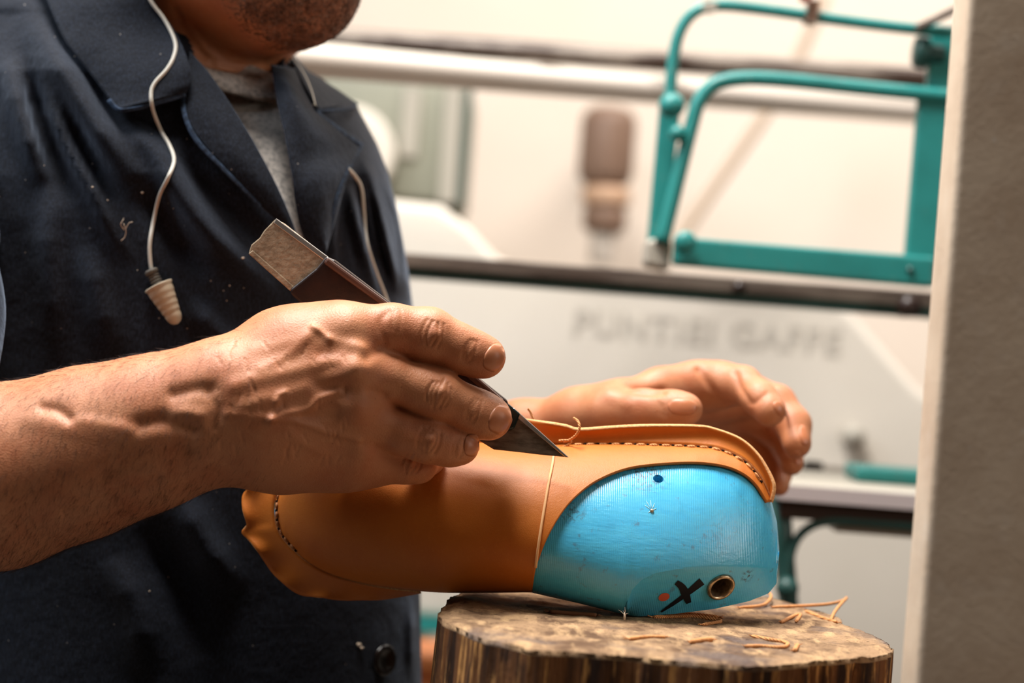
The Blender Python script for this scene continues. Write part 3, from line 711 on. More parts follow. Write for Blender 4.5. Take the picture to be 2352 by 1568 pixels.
flange([(x, y, float(shoe_base(x, 0)) - .002) for x, y in seam2], [(x, y, 1.069) for x, y in out2], 120, 10, .0016)
def stitches(pts, n, dark):
    q = resample(pts, n * 10); mb = MB(); mh = MB()
    for i in range(n):
        seg = q[i * 10:i * 10 + 8]
        p = []
        for k, (x, y) in enumerate(seg):
            h_ = hit(LV, x, y)
            d = proj(h_)[2] if h_ is not None else float(shoe_base(x, -1))
            p.append(P(x, y, d - .0006 - .0008 * math.sin(math.pi * k / 7)))
        mb.tube(p, np.array([.35, .8, 1, 1, 1, 1, .8, .35]) * .00085, 7)
        x, y = q[i * 10 + 9]; h_ = hit(LV, x, y); d = proj(h_)[2] if h_ is not None else float(shoe_base(x, -1))
        c = P(x, y, d - .0004)
        mh.tube([c + EY * .001, c - EY * .0006], .0009, 8)
    mb.build('stitching', THREAD if not dark else mat('brown_stitch', (150, 92, 46), .7), t); mh.build('awl_holes', DARKHOLE, t)
stitches([(1318, 1021), (1400, 1020), (1500, 1022), (1600, 1026), (1648, 1032), (1697, 1052), (1726, 1076), (1748, 1106)], 16, False)
stitches([(645, 1112), (637, 1150), (636, 1180), (641, 1212), (656, 1237), (680, 1263)], 8, True)
def surf_thread(name, pts, r, m, lift=.0006, par=None, bv=None):
    p = [hit(bv or LV, x, y, lift) for x, y in resample(pts, 44)]; p = [a for a in p if a is not None]
    return MB().tube(np.array(p), r, 8).build(name, m, par or t)
surf_thread('seam_cord', [(1274, 1034), (1268, 1072), (1260, 1110), (1248, 1180), (1236, 1260), (1228, 1330), (1226, 1354)], .0007, mat('pale_seam_cord', (226, 174, 122), .7))
def air(name, pts, r, m): return MB().tube(resample([P(*a) for a in pts], 30), r, 8).build(name, m, t)
air('loose_thread', [(1318, 960, 1.05), (1328, 968, 1.046), (1331, 984, 1.044), (1322, 1000, 1.046), (1308, 1010, 1.05), (1296, 1014, 1.055)], .0007, THREAD)
air('loose_thread', [(1284, 1012, 1.052), (1298, 1011, 1.05), (1312, 1013, 1.05), (1306, 1020, 1.05), (1292, 1027, 1.05)], .0006, THREAD)
air('loose_thread', [(1212, 938, 1.066), (1218, 946, 1.066), (1224, 962, 1.066), (1228, 975, 1.066)], .0006, THREAD)

# ------------------------------------------------------------------ knife
t = empty('skiving_knife', P(940, 790, 1.03), 'flat steel skiving knife with dark brown wrapped grip in the near hand', 'knife')
def kd(x): return 1.036 + (x - 570) / (1305 - 570) * (1.010 - 1.036)
def kp(pts, off): return [(x, y, kd(x) + off) for x, y in pts]
bevel(MB().prism(kp([(632, 503), (652, 512), (770, 604), (1000, 800), (930, 880), (690, 692), (668, 668), (571, 580), (577, 562), (596, 546), (606, 530)], 0), .0032).build('tang', SCALE, t, False), .0006, 2)
bevel(MB().prism(kp([(634, 501), (754, 590), (747, 600), (628, 512)], -.0006), .004).build('tang_edge', BRIGHT, t, False), .0004, 2)
bevel(MB().prism(kp([(570, 582), (580, 574), (676, 658), (666, 668)], -.0004), .004).build('tang_edge', SCALE, t, False), .0005, 2)
g = MB().prism(kp([(749, 588), (768, 596), (900, 697), (1100, 868), (1166, 920), (1168, 934), (1112, 1010), (1098, 1008), (900, 858), (700, 706), (668, 676), (666, 664), (726, 616)], -.0035), .0105).build('grip', WRAP, t, False); bevel(g, .0022, 3)
bevel(MB().prism(kp([(752, 590), (900, 700), (1100, 868), (1160, 920), (1148, 930), (890, 712), (742, 604)], -.0048), .008).build('grip_edge', mat('lighter_brown_edge', (78, 50, 38), .4), t, False), .0012, 2)  # strip along the upper edge, a lighter brown than the grip
bevel(MB().prism(kp([(1150, 912), (1196, 950), (1180, 985), (1092, 1008), (1080, 990)], -.001), .0045).build('ferrule', mat('black_green_ferrule', (16, 30, 28), .3), t, False), .001, 2)
bl = [(1090, 940), (1165, 925), (1180, 938), (1305, 1050), (1240, 1044), (1190, 1038), (1134, 1032), (1098, 1010), (1060, 985)]
bevel(MB().prism(kp(bl, .0002), .0016).build('blade', STEEL, t, False), .0003, 1)
bevel(MB().prism(kp([(1180, 936), (1307, 1050), (1298, 1050), (1172, 946)], -.0005), .001).build('cutting_edge', BRIGHT, t, False), .0003, 1)
# ------------------------------------------------------------------ the man
man = empty('person', dropz(P(350, 1500, 1.3)), 'man in navy work coat over grey shirt, trimming leather with a knife', 'person')

# --- right hand and forearm (near)
lo = P(-330, 1420, 1.07); hi = P(1210, 640, .93)
pts = np.array([P(x, y, d) for x in (-330, 1210) for y in (640, 1400) for d in (.93, 1.075)])
HB = Field(pts.min(0), pts.max(0), .00068)
HB.chain([(-420, 1110, 1.06, 190), (-180, 1095, 1.02, 186), (0, 1070, 1.0, 160), (200, 1000, .995, 134), (360, 950, .99, 112), (500, 898, .986, 98)], .02)
HB.chain([(-180, 1115, 1.02, 180), (0, 1112, 1.0, 162), (200, 1062, .995, 140), (360, 1018, .99, 116), (500, 984, .988, 100)], .02)
HB.chain([(500, 898, .986, 98), (570, 885, .986, 92), (680, 812, .99, 80), (790, 772, .992, 70)], .014)
HB.chain([(500, 930, .984, 98), (600, 925, .982, 86), (815, 858, .984, 64)], .014)
HB.chain([(500, 970, .985, 98), (600, 970, .983, 84), (812, 948, .986, 60)], .014)
HB.chain([(500, 988, .988, 98), (600, 1008, .99, 84), (800, 1032, .996, 62)], .014)
HB.chain([(560, 970, 1.0, 95), (660, 1020, 1.003, 84), (790, 1040, 1.006, 62), (870, 1055, 1.006, 44)], .016)
HB.chain([(560, 890, .998, 90), (650, 818, 1.0, 84), (750, 775, 1.004, 66)], .014)
def finger(pts, k=.004):
    f = HB.like(); f.chain(pts, k); return f
fi = finger([(780, 772, .991, 68), (900, 758, .994, 57), (985, 771, .997, 61), (1055, 800, .9985, 52), (1100, 816, .9995, 46), (1116, 821, 1.0, 44)], .006)
fm = finger([(800, 850, .984, 58), (890, 868, .988, 50), (965, 893, .991, 49), (1008, 908, .993, 54), (1075, 938, .997, 47), (1112, 955, .999, 48), (1128, 961, 1.0, 46)], .006)
fr = finger([(795, 945, .986, 54), (860, 966, .989, 45), (930, 996, .992, 44), (982, 1010, .994, 49), (1035, 1024, .998, 43), (1062, 1026, 1.0, 38)], .006)
fp = finger([(790, 1032, .997, 56), (860, 1056, 1.003, 44), (925, 1068, 1.006, 38), (962, 1068, 1.011, 36), (985, 1054, 1.024, 32), (985, 1037, 1.034, 28)], .006)
th_ = finger([(560, 930, 1.01, 80), (660, 900, 1.035, 66), (780, 870, 1.052, 50), (880, 890, 1.056, 48), (960, 910, 1.05, 44), (1000, 915, 1.046, 38)], .008)
palm = HB.like(); palm.D = HB.D.copy()
res = palm.like(); res.D = palm.D.copy()
for f_, k in ((th_, .012), (fi, .010), (fm, .008), (fr, .007), (fp, .007)):
    g_ = palm.like(); g_.D = palm.D.copy(); g_.union(f_, k)
    res.union(g_, .0022)
HV, HQ = res.nets(3)
del palm, fi, fm, fr, fp, th_, res
mm_ = .001
strokes = [  # tendons, veins, knuckles, creases
    ([(540, 886), (600, 868), (690, 848), (770, 822), (815, 800)], 1.7 * mm_, 20), ([(560, 930), (650, 905), (740, 878), (812, 850)], 1.2 * mm_, 18),
    ([(718, 752), (738, 764), (756, 780)], 1.5 * mm_, 8), ([(725, 757), (690, 790), (650, 822), (600, 845)], 1.0 * mm_, 13), ([(756, 780), (800, 790), (830, 800)], .8 * mm_, 12),
    ([(634, 922), (640, 908), (654, 902)], 1.2 * mm_, 8), ([(622, 962), (650, 950), (703, 942), (722, 925), (736, 914), (776, 898)], 1.7 * mm_, 9), ([(634, 922), (628, 945), (622, 962)], 1.0 * mm_, 9),
    ([(622, 962), (674, 966), (715, 978), (754, 992), (795, 1000), (827, 1010), (858, 1030)], 1.4 * mm_, 9), ([(520, 950), (570, 955), (622, 962)], .8 * mm_, 11),
    ([(660, 990), (700, 1020), (740, 1040)], .6 * mm_, 12), ([(580, 800), (650, 790), (700, 770)], .7 * mm_, 16),
    ([(816, 846)], 3.6 * mm_, 36), ([(818, 934)], 3.4 * mm_, 36), ([(800, 745)], 1.6 * mm_, 36), ([(830, 1035)], 1.6 * mm_, 30),
    ([(885, 790), (875, 740), (890, 715)], -.7 * mm_, 9), ([(872, 800), (840, 825)], -1.2 * mm_, 14), ([(880, 910), (850, 898)], -1.3 * mm_, 12), ([(858, 1028), (835, 1016)], -1.4 * mm_, 10),
    ([(730, 885), (790, 895)], -1.4 * mm_, 18), ([(740, 812), (800, 815)], -1.0 * mm_, 16), ([(700, 955), (770, 955)], -1.2 * mm_, 14),
    ([(400, 905), (450, 893), (485, 890)], -1.6 * mm_, 16), ([(405, 955), (430, 950), (460, 955)], 2.6 * mm_, 20), ([(320, 975), (380, 965), (440, 985)], -2.0 * mm_, 20), ([(480, 905), (500, 940), (490, 980)], -1.2 * mm_, 14),
    ([(100, 935), (130, 940), (160, 960)], -1.6 * mm_, 14), ([(180, 965), (250, 975), (300, 985)], 1.3 * mm_, 16), ([(60, 960), (160, 985), (280, 1000)], 1.0 * mm_, 22),
    ([(240, 1090), (330, 1040), (430, 1030)], -1.0 * mm_, 20), ([(150, 1180), (260, 1140), (360, 1100)], -1.2 * mm_, 14),
]
def creases(c, ang, half, n, gap, amp=-.0006, w=3.6):
    ca, sa = math.cos(ang), math.sin(ang)
    for i in range(n):
        o_ = (i - (n - 1) / 2) * gap; k = half * (1 - .1 * abs(i - (n - 1) / 2)) * random.uniform(.75, 1.05); bend = 5 * (1 if o_ > 0 else -1)
        strokes.append(([(c[0] + o_ * ca - s * k * sa + bend * (1 - s * s), c[1] + o_ * sa + s * k * ca) for s in (-1, -.5, 0, .5, 1)], amp * random.uniform(.7, 1.3), w * random.uniform(.8, 1.3)))
creases((993, 766), .28, 38, 4, 13); creases((1078, 806), .42, 32, 3, 8, -.0004)
creases((1008, 905), .36, 36, 5, 11); creases((1088, 942), .42, 30, 3, 8, -.0004)
creases((985, 1012), .3, 32, 5, 10); creases((1052, 1028), .2, 26, 3, 8, -.0004)
creases((945, 1066), .35, 24, 4, 11); creases((905, 735), .1, 30, 3, 12, -.0003)
for c in ((1002, 768), (1014, 898), (990, 1008), (940, 1060)): strokes.append(([c], .0011, 13))
for i in range(46):   # fine skin lines over the back of the hand
    x = random.uniform(500, 800); y = random.uniform(780, 1050); a = random.uniform(1.0, 2.1); l = random.uniform(10, 26)
    strokes.append(([(x, y), (x + l * math.cos(a), y + l * math.sin(a))], -.0003, 3.5))
strokes = [(p, a * (.72 if (a > 0 and len(p) > 2) else 1.0), w) for p, a, w in strokes]
HV = sculpt(HV, HQ, strokes)

# --- left hand (behind the shoe)
pts = np.array([P(x, y, d) for x in (780, 1900) for y in (790, 1220) for d in (1.08, 1.42)])
GB = Field(pts.min(0), pts.max(0), .0011)
GB.chain([(880, 1085, 1.32, 95), (1000, 1050, 1.25, 84), (1200, 990, 1.19, 60), (1330, 958, 1.168, 51)], .012)
GB.chain([(1330, 955, 1.168, 51), (1420, 935, 1.165, 50), (1520, 898, 1.178, 42), (1600, 886, 1.186, 44), (1655, 884, 1.186, 47)], .012)
GB.chain([(1340, 960, 1.18, 50), (1500, 935, 1.205, 50), (1650, 905, 1.215, 48), (1720, 910, 1.215, 44)], .014)
GB.chain([(1350, 970, 1.19, 50), (1500, 970, 1.225, 50), (1680, 945, 1.24, 45)], .014)
GB.chain([(1360, 980, 1.195, 48), (1500, 1000, 1.235, 46), (1670, 985, 1.258, 40)], .014)
def fing2(p, k=.004):
    f = GB.like(); f.chain(p, k); return f
F2 = [fing2([(1330, 958, 1.165, 48), (1400, 947, 1.148, 52), (1480, 943, 1.135, 45), (1545, 940, 1.126, 39), (1578, 940, 1.122, 36)], .008),
      fing2([(1655, 884, 1.186, 46), (1706, 884, 1.174, 43), (1745, 915, 1.158, 39), (1768, 942, 1.150, 38)], .004),
      fing2([(1720, 905, 1.213, 44), (1785, 925, 1.205, 41), (1822, 975, 1.194, 40), (1830, 1018, 1.184, 34)], .004),
      fing2([(1690, 940, 1.238, 42), (1775, 985, 1.232, 38), (1812, 1030, 1.218, 33), (1818, 1064, 1.208, 28)], .004),
      fing2([(1680, 985, 1.257, 38), (1762, 1040, 1.247, 32), (1790, 1088, 1.232, 27), (1790, 1116, 1.222, 23)], .004)]
palm = GB.like(); palm.D = GB.D.copy(); res = GB.like(); res.D = GB.D.copy()
for f_, k in zip(F2, (.012, .010, .009, .009, .009)):
    g_ = palm.like(); g_.D = palm.D.copy(); g_.union(f_, k); res.union(g_, .002)
GV, GQ = res.nets(3)
strokes = [([(1520, 930), (1524, 955)], -.0006, 5), ([(1512, 925), (1514, 950)], -.0005, 5), ([(1605, 850), (1640, 900), (1660, 930)], -.0016, 9), ([(1690, 858), (1700, 890), (1722, 925)], -.0012, 8),
           ([(1735, 925), (1760, 905)], -.0007, 6), ([(1440, 890), (1480, 900), (1520, 897)], -.0018, 10), ([(1400, 905), (1440, 925)], .001, 16)]
GV = sculpt(GV, GQ, strokes)

# --- head and neck
pts = np.array([P(x, y, d) for x in (60, 1000) for y in (-900, 520) for d in (1.06, 1.46)])
KB = Field(pts.min(0), pts.max(0), .0016)
KB.chain([(330, 520, 1.31, 240), (395, 300, 1.26, 215), (410, 110, 1.242, 206), (430, -120, 1.25, 200)], .02)
KB.chain([(708, -6, 1.182, 70), (600, -16, 1.178, 84), (460, -120, 1.18, 100), (400, -300, 1.17, 120)], .03)
KB.chain([(708, -6, 1.182, 70), (640, -40, 1.25, 88), (540, -150, 1.33, 100), (500, -300, 1.34, 120)], .03)
KB.chain([(632, 22, 1.20, 64), (560, -6, 1.24, 120), (480, -60, 1.26, 150)], .03)
KB.chain([(720, -60, 1.2, 95), (700, -190, 1.22, 150), (640, -300, 1.24, 200)], .03)
KB.ell(P(540, -430, 1.25), (.088, .098, .100), .03)
KB.chain([(770, -320, 1.2, 30), (860, -215, 1.19, 32), (862, -190, 1.19, 40), (800, -170, 1.19, 34)], .012)
KB.chain([(800, -95, 1.2, 26), (782, -92, 1.175, 20)], .008); KB.chain([(796, -62, 1.2, 28), (776, -60, 1.176, 20)], .008)
KB.chain([(470, -380, 1.155, 34), (440, -330, 1.15, 46), (470, -260, 1.155, 26)], .006)
KB.chain([(790, -345, 1.16, 34), (770, -350, 1.145, 34)], .01); KB.ell(P(770, -318, 1.165), (.012, .012, .011), .004)
KV, KQ = KB.nets(4)
def nearer(V, k=-.022):
    x, y, d = proj(V); return P(x, y, d + k)
KV = nearer(KV)
strokes = [([(700, 30), (680, 60), (640, 75)], -.001, 12), ([(770, 10), (740, 34), (706, 40)], -.0012, 9), ([(480, 110), (530, 135), (600, 120)], -.0016, 9), ([(460, 120), (500, 145), (560, 150), (605, 140)], -.0014, 8),
           ([(440, 60), (480, 100), (530, 120)], -.0014, 9), ([(500, 150), (560, 165), (600, 160)], .0014, 9), ([(400, 20), (430, 80), (470, 130)], -.0012, 9), ([(520, 60), (580, 100), (630, 105)], -.001, 14)]
KV = sculpt(KV, KQ, strokes)
# --- legs, upper arms and trunk under the clothes: coarse
pts = np.array([P(x, y, d) for x in (-520, 1000) for y in (100, 1500) for d in (1.0, 1.5)])
TB = Field(pts.min(0), pts.max(0), .006)
TB.chain([(330, 480, 1.31, 260), (320, 900, 1.30, 430), (320, 1300, 1.30, 420)], .05)
TB.chain([(-80, 330, 1.27, 120), (-200, 700, 1.10, 115), (-230, 1060, 1.04, 140), (-150, 1100, 1.02, 165)], .04)
TB.chain([(640, 420, 1.37, 105), (790, 780, 1.37, 85), (880, 1080, 1.32, 82)], .04)
TV, TQ = TB.nets(2)
VV, QQ, k = [], [], 0
for v, q in ((HV, HQ), (GV, GQ), (KV, KQ), (TV, TQ)):
    VV.append(v); QQ.append(q + k); k += len(v)
body = mesh('body', np.vstack(VV), np.vstack(QQ), [SKIN, STUB], man)
fc_ = KV[KQ].mean(1); x, y, d = proj(fc_); edge = np.interp(y, [-200, -60, 20, 70, 110], [440, 480, 505, 545, 600])
q_ = np.clip((x - edge) / 70, 0, 1) * ((y < 116) & (y > -250) & ((y > -50) | (x < 745) | (y < -130)))
mi = np.zeros(len(body.data.polygons), np.int32); n0 = len(HQ) + len(GQ); mi[n0:n0 + len(KQ)] = rng.random(len(KQ)) < q_
body.data.polygons.foreach_set('material_index', mi)
HBV = BVHTree.FromPolygons([tuple(a) for a in HV], [tuple(int(i) for i in q) for q in HQ])
GBV = BVHTree.FromPolygons([tuple(a) for a in GV], [tuple(int(i) for i in q) for q in GQ])

def nail(bv, c, ang, L, Wd, lift=.0003):
    """thin curved plate lying on a fingertip; ang points to the tip"""
    V = []; n, mc = 11, 11; ca, sa = math.cos(ang), math.sin(ang)
    for i in range(n):
        s = -1 + 2 * i / (n - 1)
        for j in range(mc):
            q = -1 + 2 * j / (mc - 1)
            xx = L * (s if s > 0 else s * (1 - .18 * (1 - q * q) * 0)) ; yy = Wd * q * math.sqrt(max(0, 1 - (abs(s) ** 3.2) * .75))
            xx = L * s * (1 - .12 * q * q)
            x, y = c[0] + xx * ca - yy * sa, c[1] + xx * sa + yy * ca
            p = hit(bv, x, y, .00042 * (1 - q ** 4) * (1 - max(0, -s) ** 4) - .0002)
            V.append(p if p is not None else V[-1])
    o = mesh('fingernail', np.array(V), gridfaces(n, mc), NAIL, body); ORG[o] = ORG[body]; solid(o, .0006, 0); return o
nail(HBV, (1136, 821), .48, 23, 33); nail(HBV, (1149, 963), .40, 25, 34); nail(HBV, (1083, 1022), .1, 18, 26)
nail(GBV, (1568, 934), .05, 34, 19); nail(GBV, (1791, 938), 1.0, 20, 12); nail(GBV, (1847, 1000), 1.35, 24, 10); nail(GBV, (1832, 1052), 1.4, 18, 9)

def hairs(name, V, Q, n, sel, direc, L, r, m, parent, curl=.25):
    N = vnormals(V, Q); c = V[Q].mean(1); x, y, d = proj(c)
    nn = N[Q[:, 0]]
    w = sel(x, y, nn) 
    e1 = np.linalg.norm(np.cross(V[Q[:, 2]] - V[Q[:, 0]], V[Q[:, 3]] - V[Q[:, 1]]), axis=1)
    w = w * e1; w = w / w.sum(); idx = rng.choice(len(Q), n, p=w)
    VV, FF = [], []
    for i in idx:
        p = V[Q[i]].T @ rng.dirichlet([1, 1, 1, 1]); nv_ = nn[i]
        dv = direc + rng.normal(0, curl, 3); dv = dv - nv_ * (dv @ nv_); dv /= np.linalg.norm(dv) + 1e-9
        l = L * rng.uniform(.5, 1.15); b_ = np.cross(dv, nv_); lift = rng.uniform(.15, .55)
        k = len(VV)
        for s, rr in ((0, 1), (.4, .85), (.75, .6), (1, .12)):
            q = p + dv * l * s + nv_ * l * lift * (s - .35 * s * s) - nv_ * .0002
            for a in (0, 2.1, 4.2): VV.append(q + r * rr * (math.cos(a) * b_ + math.sin(a) * nv_))
        for s in range(3):
            for a in range(3): FF.append((k + 3 * s + a, k + 3 * s + (a + 1) % 3, k + 3 * s + 3 + (a + 1) % 3, k + 3 * s + 3 + a))
    return mesh(name, np.array(VV), np.array(FF), m, parent)
def arm_sel(x, y, n): return ((x > -60) & (x < 640) & (n @ EY < .35)) * np.interp(x, [-60, 380, 520, 640], [1, 1, .35, .02]) * np.interp(y - (1085 - .284 * x), [-220, 0, 200], [.8, .8, 1.3])
hairs('arm_hair', HV, HQ, 4200, arm_sel, -.35 * ER + 1.0 * ED, .0065, .000048, HAIR, man)
JAW = [(470, -60), (560, 20), (610, 70), (660, 108)]
def beard_sel(x, y, n):
    edge = np.interp(y, [-200, -60, 20, 70, 110], [440, 480, 505, 545, 600])
    return ((x > edge) & (y > -260) & (y < 118) & (n @ EY < .5)) * np.clip((x - edge) / 60, .05, 1) * np.where((x > 640) & (x < 800) & (y < 70), 1.5, 1.0)
hairs('beard', KV, KQ, 12000, beard_sel, .5 * ER + .8 * ED, .0032, .00012, BEARD, man, .5)

# --- work coat
RY = [-420, -250, -120, 0, 80, 130, 180, 240, 330, 400, 480, 620, 720, 1000, 1380, 1568, 2700]
RX = [230, 260, 320, 400, 560, 650, 740, 818, 866, 893, 912, 938, 950, 955, 966, 969, 975]
FOLDS = [
    ([(86, 138), (109, 218), (149, 321), (212, 436), (253, 528), (300, 600)], .0055, 15), ([(60, 130), (75, 210), (110, 330), (170, 470)], -.006, 24),
    ([(60, 20), (110, 110), (165, 200), (225, 300), (290, 380), (350, 440)], .007, 34), ([(150, 240), (200, 350), (260, 470)], -.004, 22),
    ([(0, 140), (25, 180), (52, 275), (86, 373), (112, 420)], .007, 24), ([(120, 40), (190, 140), (250, 240), (300, 320)], -.004, 20),
    ([(275, 287), (356, 344), (402, 425), (482, 534), (570, 620), (640, 690)], .0065, 30), ([(330, 430), (400, 540), (480, 640)], -.004, 30),
    ([(400, 330), (470, 420), (560, 520), (640, 600)], -.003, 24), ([(120, 430), (110, 560), (120, 700), (130, 840)], .003, 30), ([(200, 560), (230, 700), (260, 820)], .0035, 34),
    ([(430, 690), (500, 760), (560, 830)], .004, 34), ([(400, 1120), (460, 1230), (540, 1370)], .006, 40), ([(330, 1200), (420, 1370), (470, 1520)], -.004, 40), ([(250, 1280), (310, 1400), (330, 1560)], .004, 36),
    ([(815, 352), (775, 432), (762, 530), (775, 640)], .004, 13), ([(832, 358), (852, 428), (885, 550), (917, 676)], .008, 14), ([(846, 375), (890, 448), (921, 550), (938, 690)], .008, 14),
    ([(797, 407), (826, 530), (868, 676)], .006, 14), ([(842, 400), (868, 520), (900, 680)], -.006, 10), ([(815, 420), (850, 560), (890, 690)], -.006, 10), ([(862, 390), (905, 500), (930, 640)], -.005, 9),
    ([(945, 1380), (948, 1570)], .004, 12)]
def coat_depth(x, y):
    x = np.asarray(x, float); y = np.asarray(y, float)
    R = np.interp(y, RY, RX); C = np.minimum(310, R - 150); A = np.where(x > C, R - C, 720)
    c = np.clip((x - C) / A, -1, 1)
    d = 1.263 + np.interp(y, [-420, -250, -100, 20, 160, 400], [.22, .13, .062, .03, .01, 0]) - np.interp(y, [0, 500, 900, 1600], [.135, .15, .15, .152]) * np.sqrt(np.clip(1 - np.abs(c) ** 2.1, 0, 1))
    for p, a, w in FOLDS:
        q, tt = polydist_t(x, y, resample(p, 5 * len(p)))
        d = d - 2.2 * a * np.exp(-(q / w) ** 2) * np.interp(tt, [0, .3, .65, 1], [.12, 1, 1, .05])
    return d
NT = 300; NYR = 330
ys = np.linspace(-420, 1700, NYR); ys = np.r_[ys, np.linspace(1740, 2650, 24)]
thv = np.linspace(0, 2 * math.pi, NT, endpoint=False); V = np.zeros((len(ys), NT, 3)); PX = np.zeros((len(ys), NT, 2)); FR = np.zeros((len(ys), NT), bool)
for i, y in enumerate(ys):
    R = np.interp(y, RY, RX); C = min(310, R - 150); co = np.cos(thv); x = np.where(co > 0, C + (R - C) * co, C + 720 * co)
    fr_ = np.sin(thv) >= 0
    dc0 = 1.263 + np.interp(y, [-420, -250, -100, 20, 160, 400], [.22, .13, .062, .03, .01, 0])
    d = np.where(fr_, coat_depth(x, np.full(NT, y)), dc0 + .13 * np.sqrt(np.clip(1 - np.abs(co) ** 2.1, 0, 1)))
    V[i] = P(x, np.full(NT, y), d); PX[i, :, 0] = x; PX[i, :, 1] = y; FR[i] = fr_
VP = [(330, -430), (345, -60), (400, 10), (440, 120), (485, 210), (545, 320), (610, 425), (665, 540), (692, 570), (684, 430), (668, 310), (648, 190), (656, 110), (640, 40), (600, -430)]
def inpoly(x, y, poly):
    r = np.zeros(np.shape(x), bool); n = len(poly)
    for i in range(n):
        x1, y1 = poly[i]; x2, y2 = poly[(i + 1) % n]
        r ^= ((y1 > y) != (y2 > y)) & (x < (x2 - x1) * (y - y1) / (y2 - y1 + 1e-12) + x1)
    return r
ins = inpoly(PX[..., 0], PX[..., 1], VP) & FR
fcs = [q for q in gridfaces(len(ys), NT, True) if not all(ins.ravel()[k] for k in q)]
coat = mesh('coat', V.reshape(-1, 3), fcs, [COAT, SEAM], man)
def cpt(x, y, lift): return (x, y, float(coat_depth(x, y)) - lift)
def cl(pts): return [cpt(*p) for p in pts]
def cpart(name, A, B, n, mc, m=COAT, th=.0016, bulge=0.0, ripple=None, rim=0):
    V, f = strip(A, B, n, mc, bulge)
    o = mesh(name, V, f, [m, SEAM], coat); ORG[o] = ORG[coat]; solid(o, th, 0, rim); return o
# near collar leaf: neck fold to outer edge
cpart('collar', [(360, -160, 1.15), (355, -60, 1.143), (352, 0, 1.141)] + cl([(398, 66, .020), (432, 140, .020), (437, 190, .016), (424, 214, .012)]),
      cl([(20, -160, .006), (70, -70, .007), (108, 0, .008), (150, 95, .009), (210, 172, .009), (262, 240, .010), (280, 251, .010)]), 60, 34, bulge=.004)
def fold_pts(a, b, n=8): return [tuple(np.array(a) * (1 - i / (n - 1)) + np.array(b) * i / (n - 1)) for i in range(n)]
cpart('collar_edge', cl([(424, 212, .0125), (415, 216, .0125), (340, 238, .0118), (285, 249, .0112), (268, 243, .0110), (255, 226, .0108)]), cl([(427, 220, .011), (418, 224, .011), (342, 246, .0105), (284, 257, .0100), (262, 250, .0098), (246, 232, .0098)]), 40, 4, SEAM, .001)
# near lapel
cpart('lapel', cl([(436, 120, .011), (484, 175, .013), (560, 290, .015), (622, 402, .015), (662, 490, .014), (690, 570, .012), (706, 620, .009)]),
      cl([(424, 205, .006), (430, 268, .009), (458, 322, .010), (525, 395, .010), (603, 475, .009), (655, 528, .008), (700, 615, .006)]), 70, 20, bulge=.003)
cpart('lapel_edge', cl([(425, 205, .0072), (429, 262, .0104), (456, 318, .0112), (520, 388, .0112), (600, 470, .0104)]), cl([(416, 212, .0062), (420, 266, .0092), (448, 326, .0100), (514, 396, .0104), (597, 477, .0100)]), 60, 4, SEAM, .0012)
cpart('lapel_edge', cl([(728, 254, .0225), (780, 293, .0222), (826, 325, .0215), (833, 335, .0210), (826, 350, .0205), (803, 393, .0195), (775, 470, .0165), (755, 560, .0135)]), cl([(724, 262, .0225), (776, 302, .0222), (818, 330, .0215), (824, 336, .0210), (816, 350, .0205), (794, 390, .0195), (767, 468, .0165), (747, 558, .0135)]), 70, 4, SEAM, .0012)
# far lapel with rolled fold, then far collar leaf
cpart('lapel', cl([(622, 150, .020), (632, 200, .022), (650, 290, .024), (668, 380, .024), (680, 470, .020), (700, 545, .014), (742, 600, .010)]),
      cl([(676, 160, .020), (700, 215, .020), (726, 256, .020), (780, 296, .020), (829, 330, .020), (800, 392, .018), (752, 560, .012)]), 70, 26, bulge=.013)
cpart('collar', cl([(655, 112, .018), (676, 150, .022), (700, 200, .024), (726, 252, .024)]),
      cl([(668, 122, .006), (715, 172, .002), (770, 205, .004), (817, 238, .010)]), 30, 14, bulge=.003)
cpart('collar_edge', cl([(726, 252, .0245), (760, 250, .020), (806, 246, .0135), (818, 237, .0105)]), cl([(724, 258, .023), (760, 257, .019), (808, 252, .0125), (822, 240, .0095)]), 20, 3, SEAM, .001)
cpart('inner_collar', [(600, 120, 1.24), (597, 150, 1.236), (588, 186, 1.228)], [(660, 100, 1.213), (650, 150, 1.2), (640, 205, 1.183)], 20, 8)
# grey shirt
V, f = strip([(430, 90, 1.222), (480, 200, 1.195), (540, 300, 1.172), (600, 400, 1.158), (650, 500, 1.150), (690, 600, 1.15)],
             [(668, 186, 1.205), (676, 240, 1.192), (690, 320, 1.180), (700, 400, 1.174), (706, 480, 1.168), (712, 600, 1.16)], 60, 24, .004)
shirt = mesh('shirt', nearer(V), f, SHIRT, man)
nb = strip([(452, 148, 1.184), (484, 161, 1.185), (545, 173, 1.1925), (588, 184, 1.1995), (640, 190, 1.208)], [(462, 190, 1.178), (492, 204, 1.178), (552, 220, 1.179), (596, 229, 1.183), (648, 236, 1.192)], 40, 8, .003)
o = mesh('neckband', nearer(nb[0]), nb[1], SHIRT, shirt); ORG[o] = ORG[shirt]; solid(o, .002, 0)
